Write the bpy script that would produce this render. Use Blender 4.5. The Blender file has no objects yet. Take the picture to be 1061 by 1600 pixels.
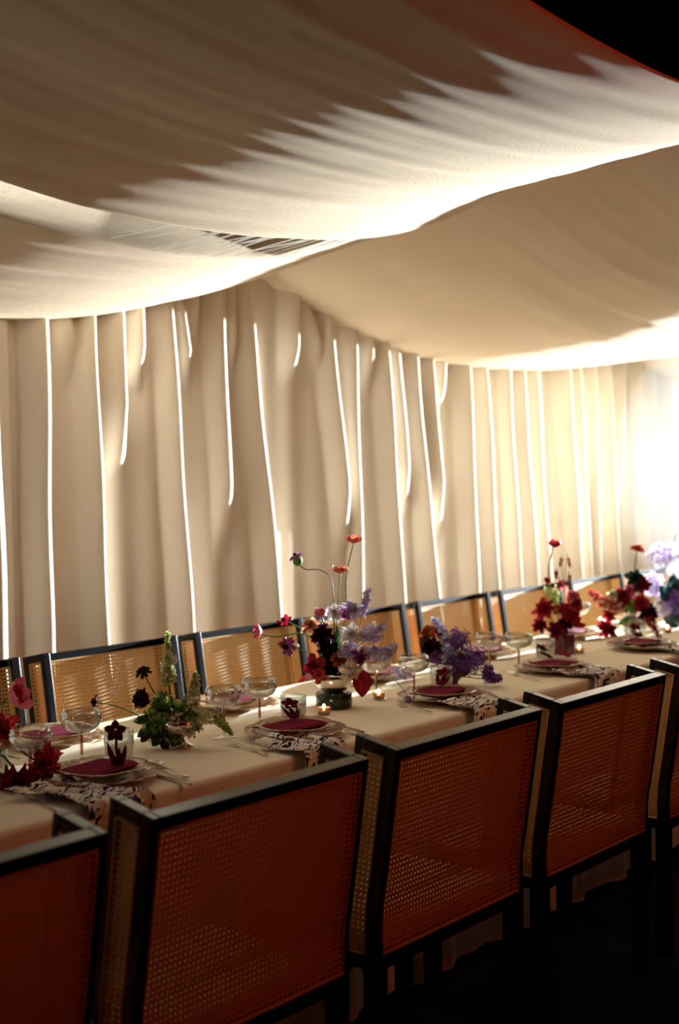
import bpy, math, random
import numpy as np
from mathutils import Vector, Matrix
random.seed(7)
PI = math.pi
C = bpy.context.scene.collection
sc = bpy.context.scene

# ------------------------------------------------------------ camera
cd = bpy.data.cameras.new('camera'); cam = bpy.data.objects.new('camera', cd); C.objects.link(cam)
cd.sensor_fit = 'VERTICAL'; cd.sensor_height = 36.0; cd.lens = 36.0*2025.2/1600
FW = Vector((0.76869, 0.63914, -0.02488)); RT = Vector((0.63894, -0.76909, -0.01610))
RT = (RT - FW*RT.dot(FW)).normalized(); FW.normalize(); UP = RT.cross(FW)
m = Matrix.Identity(4)
for i in range(3):
    m[i][0] = RT[i]; m[i][1] = UP[i]; m[i][2] = -FW[i]
m[2][3] = 1.475
cam.matrix_world = m
cd.dof.use_dof = True; cd.dof.focus_distance = 3.5; cd.dof.aperture_fstop = 2.4
sc.camera = cam

# ------------------------------------------------------------ light
w = bpy.data.worlds.new('dim_room'); sc.world = w; w.use_nodes = True
w.node_tree.nodes['Background'].inputs[0].default_value = (1.0, 0.08, 0.055, 1)
w.node_tree.nodes['Background'].inputs[1].default_value = 0.034
sc.view_settings.view_transform = 'Standard'; sc.view_settings.look = 'None'
sc.view_settings.gamma = 1; sc.view_settings.use_curve_mapping = False
sc.view_settings.exposure = 0.0
ld = bpy.data.lights.new('spot_lamp_light', 'SPOT'); lo = bpy.data.objects.new('spot_lamp_light', ld); C.objects.link(lo)
LAMP = Vector((12.0, 2.80, 1.80)); lo.location = LAMP
ld.energy = 36000; ld.color = (0.87, 0.96, 1.0); ld.shadow_soft_size = 0.05
ld.spot_size = math.radians(31); ld.spot_blend = 1.0
lo.rotation_euler = (Vector((2.5, 2.80, 1.15)) - LAMP).to_track_quat('-Z', 'Y').to_euler()

ld2 = bpy.data.lights.new('glow_lamp_light', 'POINT'); lo2 = bpy.data.objects.new('glow_lamp_light', ld2); C.objects.link(lo2)
lo2.location = (8.75, 3.52, 1.62); ld2.energy = 12; ld2.color = (.86, .95, 1.0); ld2.shadow_soft_size = .08

ld3 = bpy.data.lights.new('red_fill_light', 'POINT'); lo3 = bpy.data.objects.new('red_fill_light', ld3); C.objects.link(lo3)  # added red fill for the near chair backs, not a known lamp
lo3.location = (2.7, -.55, 2.32); ld3.energy = 27; ld3.color = (1.0, .10, .03); ld3.shadow_soft_size = .2

# ------------------------------------------------------------ helpers
class MB:
    def __init__(s): s.v = []; s.f = []
    def add(s, vs, fs):
        o = len(s.v); s.v += [tuple(p) for p in vs]; s.f += [tuple(i+o for i in f) for f in fs]; return s
    def box(s, a, b, top=None):
        (x0,y0,z0),(x1,y1,z1) = a,b
        return s.add([(x0,y0,z0),(x1,y0,z0),(x1,y1,z0),(x0,y1,z0),(x0,y0,z1),(x1,y0,z1),(x1,y1,z1),(x0,y1,z1)],
                     [(0,3,2,1),(4,5,6,7),(0,1,5,4),(1,2,6,5),(2,3,7,6),(3,0,4,7)])
    def tube(s, pts, rad, n=8, flat=1.0):
        pts = [Vector(p) for p in pts]; k = len(pts)
        if not isinstance(rad, (list,tuple)): rad = [rad]*k
        vs = []; ref = Vector((0,0,1))
        for i,p in enumerate(pts):
            t = (pts[min(i+1,k-1)]-pts[max(i-1,0)]).normalized()
            if abs(t.dot(ref)) > .93: r0 = Vector((1,0,0))
            else: r0 = ref
            a = t.cross(r0).normalized(); b = a.cross(t).normalized()
            for j in range(n):
                an = 2*PI*j/n
                vs.append(p + a*math.cos(an)*rad[i] + b*math.sin(an)*rad[i]*flat)
        fs = []
        for i in range(k-1):
            for j in range(n):
                fs.append((i*n+j, i*n+(j+1)%n, (i+1)*n+(j+1)%n, (i+1)*n+j))
        fs.append(tuple(range(n-1,-1,-1))); fs.append(tuple(range((k-1)*n, k*n)))
        return s.add(vs, fs)
    def lathe(s, prof, n=32, mod=None, cx=0, cy=0):
        vs = []; k = len(prof)
        for i,(r,z) in enumerate(prof):
            for j in range(n):
                a = 2*PI*j/n; rr, zz = (r,z) if mod is None else mod(i,r,z,a)
                vs.append((cx+rr*math.cos(a), cy+rr*math.sin(a), zz))
        fs = [(i*n+j, i*n+(j+1)%n, (i+1)*n+(j+1)%n, (i+1)*n+j) for i in range(k-1) for j in range(n)]
        return s.add(vs, fs)
    def grid(s, fn, nu, nv):
        vs = [fn(i/nu, j/nv) for j in range(nv+1) for i in range(nu+1)]
        fs = [(j*(nu+1)+i, j*(nu+1)+i+1, (j+1)*(nu+1)+i+1, (j+1)*(nu+1)+i) for j in range(nv) for i in range(nu)]
        return s.add(vs, fs)
    def ball(s, c, r, n=8, k=5, sq=(1,1,1)):
        vs = [];
        for i in range(k+1):
            th = PI*i/k
            for j in range(n):
                a = 2*PI*j/n
                vs.append((c[0]+r*sq[0]*math.sin(th)*math.cos(a), c[1]+r*sq[1]*math.sin(th)*math.sin(a), c[2]+r*sq[2]*math.cos(th)))
        return s.add(vs, [(i*n+j, (i+1)*n+j, (i+1)*n+(j+1)%n, i*n+(j+1)%n) for i in range(k) for j in range(n)])
    def xf(s, mat):
        s.v = [tuple(mat @ Vector(p)) for p in s.v]; return s
    def join(s, o, mat=None):
        return s.add([mat @ Vector(p) for p in o.v] if mat else o.v, o.f)
    def mesh(s, name, mat, smooth=True):
        me = bpy.data.meshes.new(name); me.from_pydata(s.v, [], s.f); me.validate(); me.update()
        if mat: me.materials.append(mat)
        if smooth and len(me.polygons): me.polygons.foreach_set('use_smooth', [True]*len(me.polygons))
        return me
def tag(o, label=None, cat=None, group=None, kind=None):
    if label: o['label'] = label
    if cat: o['category'] = cat
    if group: o['group'] = group
    if kind: o['kind'] = kind
    return o
def obj(name, mb, mat=None, parent=None, smooth=True):
    me = mb if isinstance(mb, bpy.types.Mesh) else mb.mesh(name, mat, smooth)
    o = bpy.data.objects.new(name, me); C.objects.link(o)
    if parent: o.parent = parent
    return o
def thing(name, label, cat, loc=(0,0,0), rz=0, group=None):
    o = bpy.data.objects.new(name, None); C.objects.link(o); o.location = loc; o.rotation_euler = (0,0,rz)
    o.empty_display_size = .05
    return tag(o, label, cat, group)
def dup(root, loc, rz, label=None, group=None):
    r = root.copy(); C.objects.link(r); r.location = loc; r.rotation_euler = (0,0,rz)
    if label: r['label'] = label
    if group: r['group'] = group
    for ch in list(root.children):
        c = ch.copy(); C.objects.link(c); c.parent = r
        for g in ch.children:
            d = g.copy(); C.objects.link(d); d.parent = c
    return r
def bevel(o, wd=.002, seg=2):
    b = o.modifiers.new('bevel', 'BEVEL'); b.width = wd; b.segments = seg; b.limit_method = 'ANGLE'
def solid(o, t, off=0):
    b = o.modifiers.new('thickness', 'SOLIDIFY'); b.thickness = t; b.offset = off

# ------------------------------------------------------------ materials
def newmat(name):
    m = bpy.data.materials.new(name); m.use_nodes = True; nt = m.node_tree
    return m, nt, nt.nodes['Principled BSDF']
def plain(name, col, rough=.5, metal=0, spec=.5, bump=0, bscale=200, var=0, vscale=8):
    m, nt, b = newmat(name)
    b.inputs['Base Color'].default_value = (*col,1); b.inputs['Roughness'].default_value = rough
    b.inputs['Metallic'].default_value = metal; b.inputs['Specular IOR Level'].default_value = spec
    tc = nt.nodes.new('ShaderNodeTexCoord')
    if bump:
        n = nt.nodes.new('ShaderNodeTexNoise'); n.inputs['Scale'].default_value = bscale; n.inputs['Detail'].default_value = 3
        bu = nt.nodes.new('ShaderNodeBump'); bu.inputs['Strength'].default_value = bump; bu.inputs['Distance'].default_value = .002
        nt.links.new(tc.outputs['Object'], n.inputs['Vector']); nt.links.new(n.outputs['Fac'], bu.inputs['Height']); nt.links.new(bu.outputs['Normal'], b.inputs['Normal'])
    if var:
        n = nt.nodes.new('ShaderNodeTexNoise'); n.inputs['Scale'].default_value = vscale; n.inputs['Detail'].default_value = 4
        mx = nt.nodes.new('ShaderNodeMix'); mx.data_type = 'RGBA'
        mx.inputs['A'].default_value = (*[c*(1-var) for c in col],1); mx.inputs['B'].default_value = (*[min(1,c*(1+var)) for c in col],1)
        nt.links.new(tc.outputs['Object'], n.inputs['Vector']); nt.links.new(n.outputs['Fac'], mx.inputs['Factor']); nt.links.new(mx.outputs['Result'], b.inputs['Base Color'])
    return m
def petal_mat(name, a, b_, scale=60, rough=.6, trans=.25):
    m, nt, b = newmat(name)
    b.inputs['Roughness'].default_value = rough; b.inputs['Specular IOR Level'].default_value = .25
    tc = nt.nodes.new('ShaderNodeTexCoord'); n = nt.nodes.new('ShaderNodeTexNoise'); n.inputs['Scale'].default_value = scale; n.inputs['Detail'].default_value = 2
    r = nt.nodes.new('ShaderNodeValToRGB'); r.color_ramp.elements[0].position = .38; r.color_ramp.elements[1].position = .62
    r.color_ramp.elements[0].color = (*a,1); r.color_ramp.elements[1].color = (*b_,1)
    nt.links.new(tc.outputs['Object'], n.inputs['Vector']); nt.links.new(n.outputs['Fac'], r.inputs['Fac']); nt.links.new(r.outputs['Color'], b.inputs['Base Color'])
    t = nt.nodes.new('ShaderNodeBsdfTranslucent'); nt.links.new(r.outputs['Color'], t.inputs['Color'])
    mx = nt.nodes.new('ShaderNodeMixShader'); mx.inputs[0].default_value = trans
    nt.links.new(b.outputs[0], mx.inputs[1]); nt.links.new(t.outputs[0], mx.inputs[2]); nt.links.new(mx.outputs[0], nt.nodes['Material Output'].inputs['Surface'])
    return m
def thin_glass(name, tint, refl=.06, rough=.03, body=None):
    m, nt, b = newmat(name); nt.nodes.remove(b)
    tr = nt.nodes.new('ShaderNodeBsdfTransparent'); tr.inputs[0].default_value = (*tint,1)
    gl = nt.nodes.new('ShaderNodeBsdfGlossy'); gl.inputs['Roughness'].default_value = rough
    lw = nt.nodes.new('ShaderNodeLayerWeight'); lw.inputs['Blend'].default_value = .42
    mr = nt.nodes.new('ShaderNodeMapRange'); mr.inputs['To Min'].default_value = refl; mr.inputs['To Max'].default_value = .75
    mx = nt.nodes.new('ShaderNodeMixShader')
    nt.links.new(lw.outputs['Facing'], mr.inputs['Value']); nt.links.new(mr.outputs['Result'], mx.inputs[0])
    nt.links.new(tr.outputs[0], mx.inputs[1]); nt.links.new(gl.outputs[0], mx.inputs[2])
    out = mx
    if body:
        di = nt.nodes.new('ShaderNodeBsdfDiffuse'); di.inputs[0].default_value = (*body,1); m2 = nt.nodes.new('ShaderNodeMixShader'); m2.inputs[0].default_value = .42
        nt.links.new(mx.outputs[0], m2.inputs[1]); nt.links.new(di.outputs[0], m2.inputs[2]); out = m2
    nt.links.new(out.outputs[0], nt.nodes['Material Output'].inputs['Surface'])
    return m
def weave(name, col, bump=.25):
    m, nt, b = newmat(name); b.inputs['Base Color'].default_value = (*col,1); b.inputs['Roughness'].default_value = 1; b.inputs['Specular IOR Level'].default_value = .1
    tc = nt.nodes.new('ShaderNodeTexCoord'); hs = []
    for dv in ('X','Z'):
        wv = nt.nodes.new('ShaderNodeTexWave'); wv.bands_direction = dv; wv.inputs['Scale'].default_value = 160; wv.inputs['Distortion'].default_value = 2.5; wv.inputs['Detail'].default_value = 2
        nt.links.new(tc.outputs['Object'], wv.inputs['Vector']); hs.append(wv)
    ad = nt.nodes.new('ShaderNodeMath'); ad.operation = 'ADD'; nt.links.new(hs[0].outputs['Fac'], ad.inputs[0]); nt.links.new(hs[1].outputs['Fac'], ad.inputs[1])
    bu = nt.nodes.new('ShaderNodeBump'); bu.inputs['Strength'].default_value = bump; bu.inputs['Distance'].default_value = .001
    nt.links.new(ad.outputs[0], bu.inputs['Height']); nt.links.new(bu.outputs['Normal'], b.inputs['Normal'])
    n = nt.nodes.new('ShaderNodeTexNoise'); n.inputs['Scale'].default_value = 3; n.inputs['Detail'].default_value = 5
    mx = nt.nodes.new('ShaderNodeMix'); mx.data_type = 'RGBA'; mx.inputs['A'].default_value = (*[c*.93 for c in col],1); mx.inputs['B'].default_value = (*[min(1,c*1.05) for c in col],1)
    nt.links.new(tc.outputs['Object'], n.inputs['Vector']); nt.links.new(n.outputs['Fac'], mx.inputs['Factor']); nt.links.new(mx.outputs['Result'], b.inputs['Base Color'])
    return m
CLOTH = (.82,.73,.60)
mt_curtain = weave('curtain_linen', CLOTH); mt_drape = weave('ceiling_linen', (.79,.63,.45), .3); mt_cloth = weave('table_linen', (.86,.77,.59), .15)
mt_thread = plain('thread', (.9,.86,.76), .9)
mt_black = plain('black_lacquer', (.002,.0026,.005), .2, spec=.5, bump=.06, bscale=60)
def cane_mat():
    m, nt, b = newmat('cane'); b.inputs['Roughness'].default_value = .55
    tc = nt.nodes.new('ShaderNodeTexCoord'); n = nt.nodes.new('ShaderNodeTexNoise'); n.inputs['Scale'].default_value = 90; n.inputs['Detail'].default_value = 3
    mx = nt.nodes.new('ShaderNodeMix'); mx.data_type = 'RGBA'; mx.inputs['A'].default_value = (.58,.35,.12,1); mx.inputs['B'].default_value = (.78,.51,.20,1)
    nt.links.new(tc.outputs['Object'], n.inputs['Vector']); nt.links.new(n.outputs['Fac'], mx.inputs['Factor']); nt.links.new(mx.outputs['Result'], b.inputs['Base Color'])
    t = nt.nodes.new('ShaderNodeBsdfTranslucent'); t.inputs['Color'].default_value = (.60,.09,.03,1)
    ms = nt.nodes.new('ShaderNodeMixShader'); ms.inputs[0].default_value = .10
    nt.links.new(b.outputs[0], ms.inputs[1]); nt.links.new(t.outputs[0], ms.inputs[2]); nt.links.new(ms.outputs[0], nt.nodes['Material Output'].inputs['Surface'])
    return m
mt_cane = cane_mat()
mt_seat = weave('seat_linen', (.42,.30,.18), .2)
mt_floor = plain('dark_carpet', (.006,.007,.014), .95, spec=.1, bump=.5, bscale=300)
mt_dark = plain('dark_paint', (.004,.0015,.003), 1, spec=0)
mt_silver = plain('silver', (.85,.83,.78), .18, 1)
mt_steel = plain('brushed_steel', (.62,.60,.56), .25, 1)
mt_glass = thin_glass('clear_glass', (.92,.92,.89), .12); mt_amber = thin_glass('amber_glass', (.78,.62,.46), .10, .12, (.50,.31,.17))
mt_rose = thin_glass('rose_glass', (.80,.45,.38), .1, .05)
mt_water = thin_glass('water_glass', (.93,.95,.93), .2, .02)
mt_green = plain('green_stone', (.008,.028,.014), .2, spec=.6, var=.6, vscale=40)
mt_burg = plain('burgundy_paper', (.17,.010,.032), .9, spec=.05)
mt_burgdk = plain('dark_burgundy_paper', (.10,.006,.020), .9, spec=.05)
mt_white = plain('white_porcelain', (.85,.80,.72), .3)
mt_wax = plain('wax', (.9,.82,.68), .5)
def emis(name, col, s):
    m, nt, b = newmat(name); b.inputs['Emission Color'].default_value = (*col,1); b.inputs['Emission Strength'].default_value = s; b.inputs['Base Color'].default_value = (*col,1); return m
mt_flame = emis('flame', (1,.62,.30), 60)
def napkin_mat():
    m, nt, b = newmat('floral_print'); b.inputs['Roughness'].default_value = .95; b.inputs['Specular IOR Level'].default_value = .1
    tc = nt.nodes.new('ShaderNodeTexCoord')
    wv = nt.nodes.new('ShaderNodeTexWave'); wv.wave_type = 'RINGS'; wv.inputs['Scale'].default_value = 17; wv.inputs['Distortion'].default_value = 14; wv.inputs['Detail'].default_value = 1.5; wv.inputs['Detail Scale'].default_value = 1.6
    vo = nt.nodes.new('ShaderNodeTexNoise'); vo.inputs['Scale'].default_value = 26; vo.inputs['Detail'].default_value = 2
    r1 = nt.nodes.new('ShaderNodeValToRGB'); r1.color_ramp.elements[0].position = .55; r1.color_ramp.elements[1].position = .63
    r2 = nt.nodes.new('ShaderNodeValToRGB'); r2.color_ramp.elements[0].position = .42; r2.color_ramp.elements[1].position = .47
    mu = nt.nodes.new('ShaderNodeMath'); mu.operation = 'MULTIPLY'
    hue = nt.nodes.new('ShaderNodeTexNoise'); hue.inputs['Scale'].default_value = 14
    rc = nt.nodes.new('ShaderNodeValToRGB'); e = rc.color_ramp.elements; e[0].position = .42; e[0].color = (.015,.015,.03,1); e[1].position = .62; e[1].color = (.14,.10,.30,1)
    x = e.new(.52); x.color = (.02,.02,.05,1); x2 = e.new(.8); x2.color = (.12,.015,.04,1)
    mx = nt.nodes.new('ShaderNodeMix'); mx.data_type = 'RGBA'; mx.inputs['A'].default_value = (.86,.80,.70,1)
    for n in (wv, vo, hue): nt.links.new(tc.outputs['Object'], n.inputs['Vector'])
    nt.links.new(wv.outputs['Fac'], r1.inputs['Fac']); nt.links.new(vo.outputs['Fac'], r2.inputs['Fac'])
    nt.links.new(r1.outputs['Color'], mu.inputs[0]); nt.links.new(r2.outputs['Color'], mu.inputs[1]); nt.links.new(mu.outputs[0], mx.inputs['Factor'])
    nt.links.new(hue.outputs['Fac'], rc.inputs['Fac']); nt.links.new(rc.outputs['Color'], mx.inputs['B']); nt.links.new(mx.outputs['Result'], b.inputs['Base Color'])
    return m
mt_napkin = napkin_mat()

# ------------------------------------------------------------ the room
def struct(name, mb, mat, smooth=False): return tag(obj(name, mb, mat, None, smooth), kind='structure')
struct('floor', MB().box((-3,-5,-.1),(17,4.2,0)), mt_floor)
struct('ceiling', MB().box((-3,-5,3.5),(17,4.2,3.6)), mt_dark)
struct('wall_back', MB().box((-3,4.1,0),(17,4.2,3.5)), mt_dark)
for i, yb in enumerate((.6, 2.6)):
    struct('trim_%d' % (i+1), MB().box((-3,yb,3.28),(17,yb+.14,3.5)), mt_dark)

# pleated curtain: (x, z) of each fold at its upper and lower end, depth
FOLDS = [
 ((2.960,2.052), (2.957,0.869), 1.0), ((3.092,2.074), (3.109,1.908), .9), ((3.189,2.082), (3.220,0.877), 1.05),
 ((3.322,2.113), (3.345,1.525), .95), ((3.437,2.153), (3.440,1.889), .9), ((3.595,2.218), (3.670,0.869), 1.05),
 ((3.660,2.250), (3.711,1.903), .9), ((3.739,2.284), (3.760,2.090), .85), ((3.879,2.259), (3.924,1.183), 1.0),
 ((3.956,2.261), (3.967,1.956), .9), ((4.041,2.226), (4.197,0.873), 1.1), ((4.362,2.187), (4.356,1.964), .9),
 ((4.510,2.153), (4.574,2.005), .85), ((4.592,2.153), (4.707,1.172), 1.0), ((4.769,2.122), (4.798,0.955), 1.0),
 ((4.900,2.100), (4.896,1.947), .85), ((5.010,2.077), (5.114,0.851), 1.1), ((5.112,2.068), (5.188,1.277), .95),
 ((5.261,2.045), (5.397,0.860), 1.05), ((5.381,2.035), (5.479,1.201), 1.0), ((5.494,2.035), (5.477,1.827), .8),
 ((5.704,2.037), (5.778,0.830), 1.1), ((5.881,2.046), (5.966,0.832), 1.05), ((6.112,2.066), (6.208,0.831), 1.05),
 ((6.251,2.073), (6.387,0.835), 1.0), ((6.396,2.092), (6.529,0.843), 1.05), ((6.757,2.131), (6.879,0.837), 1.0),
 ((6.871,2.138), (7.036,0.825), 1.0), ((7.066,2.129), (7.116,0.820), 1.05), ((7.269,2.141), (7.365,0.842), 1.0),
 ((7.479,2.092), (7.347,1.165), .95), ((7.698,2.062), (7.781,0.898), 1.0), ((7.899,2.071), (7.948,0.888), .95), ((8.117,2.081), (8.121,0.921), 1.0),
]
def curtain(name, x0, x1, y0, folds, label, seed, z1=2.62):
    nx = int((x1-x0)/.007); nz = 56
    X, Z = np.meshgrid(np.linspace(x0,x1,nx+1), np.linspace(.02,z1,nz+1))
    rs = np.random.RandomState(seed)
    base = sum(.0042*np.sin(X*f+rs.uniform(0,6)+.5*np.sin(Z*1.1+f)) for f in (9,14.3,23,37))
    R = np.zeros_like(X)
    for (xa,za),(xb,zb),a in folds:
        sl = (xb-xa)/(zb-za); xc = xa+sl*(np.clip(Z,.6,2.6)-za) + .004*np.sin(Z*7+xa*9)
        long = zb < 1.15
        t = 1.0 if long else np.clip((Z-zb+.05)/.16,0,1)**.7 if zb > 1.75 else np.clip((Z-zb+.02)/.28,0,1)**.7
        wd = .043+.014*rs.rand() ; wl = wd*1.5
        d = X-xc
        k = np.where(d>0, np.clip(1-(d/wd)**2,0,1)**1.2, np.clip(1-(d/wl)**2,0,1)**1.5)
        R = np.maximum(R, .072*a*t*k)
    Y = y0-base-R
    v = np.stack([X.ravel(),Y.ravel(),Z.ravel()],1).tolist(); w1 = nx+1
    f = [(j*w1+i, j*w1+i+1, (j+1)*w1+i+1, (j+1)*w1+i) for j in range(nz) for i in range(nx)]
    mb = MB(); mb.v = v; mb.f = f
    return tag(obj(name, mb, mt_curtain), label, 'curtain')
extra = []
xx = 8.55
while xx < 15.5:
    extra.append(((xx,2.0),(xx+.03,.8),1.0)); xx += random.uniform(.13,.24)
curtain('pleated_curtain', 2.814, 16, 3.91, FOLDS+extra, 'long pleated beige linen curtain with bright fold edges behind the rear chairs', 3)
curtain('pleated_curtain', .0, 2.827, 3.885, [((2.730,2.0),(2.743,.9),.5)], 'dim brown curtain panel at the left edge of the picture', 5)

# ceiling drapes
def rise(y):
    return float(np.interp(y, [1.1,1.25,1.35,1.45,1.6,1.85,2.22,2.4,2.58,2.8,3.1,3.3,3.5,3.95], [.42,.355,.31,.275,.246,.228,.205,.18,.15,.118,.075,.045,.02,0]))
def riseC(y): return float(np.interp(y, [1.1,1.5,2.2,2.5,2.9,3.1,3.95], [.40,.33,.24,.15,.055,.04,0]))
def wr(x, y, s):   # pull wrinkles running across the sag
    a = y + .10*x
    return .20*(.0040*math.sin(a*31+2*math.sin(x*1.7+s)) + .0035*math.sin(a*53+1.3*x+s) + .003*math.sin(a*87-2.1*x+3*s) + .006*math.sin(a*13+s+x))
def billow(xc, zb, al, ar, rl=1.0, rm=1.0, rr=1.0, wl=1.73, wr_=1.73, rs=None):
    def z(x, y):
        if rs: k = max(0,1-(x-4.08)/1.2); r_ = rise(y)*k+rs(y)*(1-k); u = (x-xc)/wl; return zb+(al if u<0 else ar)*min(abs(u),1)**2.2+r_
        u = (x-xc)/(wl if x<xc else wr_); e = min(abs(u),1)
        return zb + (al if u<0 else ar)*e**2.2 + rise(y)*(rm+((rl if u<0 else rr)-rm)*e)
    return z
b1 = billow(2.60, 2.06, .35, .35, wl=1.98, wr_=1.48); b2 = billow(5.81, 2.06, .35, .16, 1, 1, 1, rs=riseC); b3 = billow(9.27, 2.05, .16, .2, 1, 1, 1, rs=riseC)
SEAM = 2.58
def zA(x,y):
    e = max(0, 1-(SEAM-y)/.35); return b1(x,y) - .022*e*e - .03*e*max(0,min(1,(2.9-x)/.8)) + wr(x,y,1)
def zB(x,y):
    e = max(0, 1-(y-SEAM)/.30); return b1(x,y) + .20*e**.7*min(1,max(.0,(3.16-x)/.14))*min(1,max(0,(x-1.9)/.5)) + wr(x,y,2.2)
def sheet(fz, x0, x1, y0, y1, nx, ny, label):
    mb = MB().grid(lambda u,v: (x0+(x1-x0)*u, y0+(y1-y0)*v, fz(x0+(x1-x0)*u, y0+(y1-y0)*v)), nx, ny)
    o = obj('ceiling_drape', mb, mt_drape); solid(o, .002); return tag(o, label, 'drape')
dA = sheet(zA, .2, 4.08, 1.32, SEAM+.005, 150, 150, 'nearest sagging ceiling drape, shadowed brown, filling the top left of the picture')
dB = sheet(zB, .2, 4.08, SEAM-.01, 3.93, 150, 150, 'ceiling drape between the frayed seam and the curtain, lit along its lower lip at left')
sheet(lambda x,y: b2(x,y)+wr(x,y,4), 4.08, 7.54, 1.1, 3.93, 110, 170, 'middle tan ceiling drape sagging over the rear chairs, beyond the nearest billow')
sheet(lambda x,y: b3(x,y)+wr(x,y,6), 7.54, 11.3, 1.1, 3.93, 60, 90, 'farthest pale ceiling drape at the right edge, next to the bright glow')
# frayed seam threads between the two near drapes
mb = MB(); x = 2.45
while x < 3.22:
    n = random.choice((1,1,2,3)); 
    for _ in range(n):
        xa = x+random.uniform(-.012,.012); wdt = random.uniform(.002,.010); dx = random.uniform(.0,.03)
        ya = SEAM-.002; yb_ = SEAM+random.uniform(.285,.31)
        za = zA(xa,ya)+.001; zb_ = zB(xa+dx,yb_)-.003
        mb.add([(xa-wdt,ya,za),(xa+wdt,ya,za),(xa+dx+wdt*.5,yb_,zb_),(xa+dx-wdt*.3,yb_,zb_)], [(0,1,2,3)])
    x += random.choice((.018,.03,.045,.07,.09))
fr = obj('frayed_threads', mb, mt_thread, dA, False); fr['kind'] = 'stuff'

# ------------------------------------------------------------ lamp and added fill light fitting (outside the frame)
lt = thing('stage_lamp', 'tall lamp on a stand at the far end of the curtain, out of the picture', 'lamp', (12.12,2.80,0))
hm = MB().lathe([(.001,.16),(.10,.16),(.11,.1),(.11,-.01),(.095,-.01),(.09,.09),(.001,.10)], 20).xf(Matrix.Translation((0,0,1.80)) @ Matrix.Rotation(PI/2,4,'Y'))
obj('lamp_head', hm, mt_black, lt)
obj('pole', MB().tube([(.06,0,.05),(.06,0,1.70)], .015), mt_black, lt)
for k in range(3):
    a = 2*PI*k/3; obj('leg', MB().tube([(.06,0,.32),(.06+.35*math.cos(a),.35*math.sin(a),.01)], .01), mt_black, lt)
ln = thing('fill_light_fitting', 'unseen black cap on a cord, added to carry the red fill light', 'lamp', (2.7,-.55,2.32))  # made-up fitting around the added red fill, out of view
obj('cord', MB().tube([(0,0,.28),(0,0,1.15)], .004), mt_black, ln)
obj('frame', MB().lathe([(.24,.26),(.25,.26),(.25,.28),(.02,.29),(.001,.29)], 24), mt_black, ln)
fp = thing('flag_panel', 'black upright light-blocking panel beside the lamp, out of the picture', 'panel', (8.2,2.70,0))
obj('board', MB().box((-.01,-2.6,.02),(.01,.0,1.56)), mt_black, fp)
for y in (-2.4,-.1): obj('foot', MB().box((-.2,y-.02,0),(.2,y+.02,.04)), mt_black, fp)

# thin haze in the lamp light at the far end
hz, nt, b = newmat('haze'); nt.nodes.remove(b); vs_ = nt.nodes.new('ShaderNodeVolumeScatter')
vs_.inputs['Color'].default_value = (.86,.93,1,1); vs_.inputs['Density'].default_value = .022; vs_.inputs['Anisotropy'].default_value = .3
nt.links.new(vs_.outputs[0], nt.nodes['Material Output'].inputs['Volume'])
tag(obj('haze', MB().ball((8.6,2.6,1.5), 1, 32, 16, (2.9,1.2,1.3)), hz), 'pale haze around the glow at the right edge of the picture', 'haze', None, 'stuff')

# ------------------------------------------------------------ table
TZ = .761; TY0, TY1 = 2.233, 3.037; TX0, TX1 = .5, 7.9
tb = thing('banquet_table', 'long banquet table hidden under the beige cloth', 'table', ((TX0+TX1)/2,(TY0+TY1)/2,0))
hx = (TX1-TX0)/2
obj('tabletop', MB().box((-hx+.02,-.38,.72),(hx-.02,.38,.754)), mt_dark, tb, False)
for x in (-hx+.1,-hx/3,hx/3,hx-.1):
    for y in (-.33,.33): obj('leg', MB().box((x-.02,y-.02,0),(x+.02,y+.02,.72)), mt_dark, tb, False)
def cloth():
    mb = MB(); nx = 420; prof = []
    r = .016
    prof += [(TY0-.02, .035, 1),(TY0-.012,.25,.8),(TY0-.006,.5,.5),(TY0,TZ-.09,.2),(TY0,TZ-.04,.08),(TY0,TZ-r,0)]
    for a in (22,45,68,90): prof.append((TY0+r-r*math.cos(math.radians(a)), TZ-r+r*math.sin(math.radians(a)), 0))
    for k in range(1,30): prof.append((TY0+r+(TY1-TY0-2*r)*k/30, TZ, 0))
    for a in (90,68,45,22): prof.append((TY1-r+r*math.cos(math.radians(a)), TZ-r+r*math.sin(math.radians(a)), 0))
    prof += [(TY1,TZ-r,0),(TY1,TZ-.04,-.08),(TY1,TZ-.09,-.2),(TY1+.006,.5,-.5),(TY1+.012,.25,-.8),(TY1+.02,.035,-1)]
    n = len(prof)
    for i in range(nx+1):
        x = TX0+(TX1-TX0)*i/nx
        for (y,z,wv) in prof:
            fold = .016*math.sin(x*17+1.3*math.sin(x*3))+.008*math.sin(x*41)
            bump = .0012*math.sin(y*14+x*2.1)*math.sin(x*5.3+y*6) if wv == 0 else 0
            cr = .0012*math.exp(-((y-2.63)/.006)**2)
            mb.v.append((x, y-wv*fold-(.02*wv), z+bump*(1 if z>=TZ-.001 else 0)+cr))
    for i in range(nx):
        for j in range(n-1): mb.f.append((i*n+j,i*n+j+1,(i+1)*n+j+1,(i+1)*n+j))
    # end drops
    for xe, s in ((TX0,-1),(TX1,1)):
        mb.grid(lambda u,v: (xe+s*.02*v*(1+.6*math.sin(u*28)), TY0+(TY1-TY0)*u, TZ-.002-(TZ-.04)*v), 60, 6)
    return mb
tag(obj('tablecloth', cloth(), mt_cloth), 'floor-length beige linen tablecloth draped over the long table', 'tablecloth')

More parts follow.
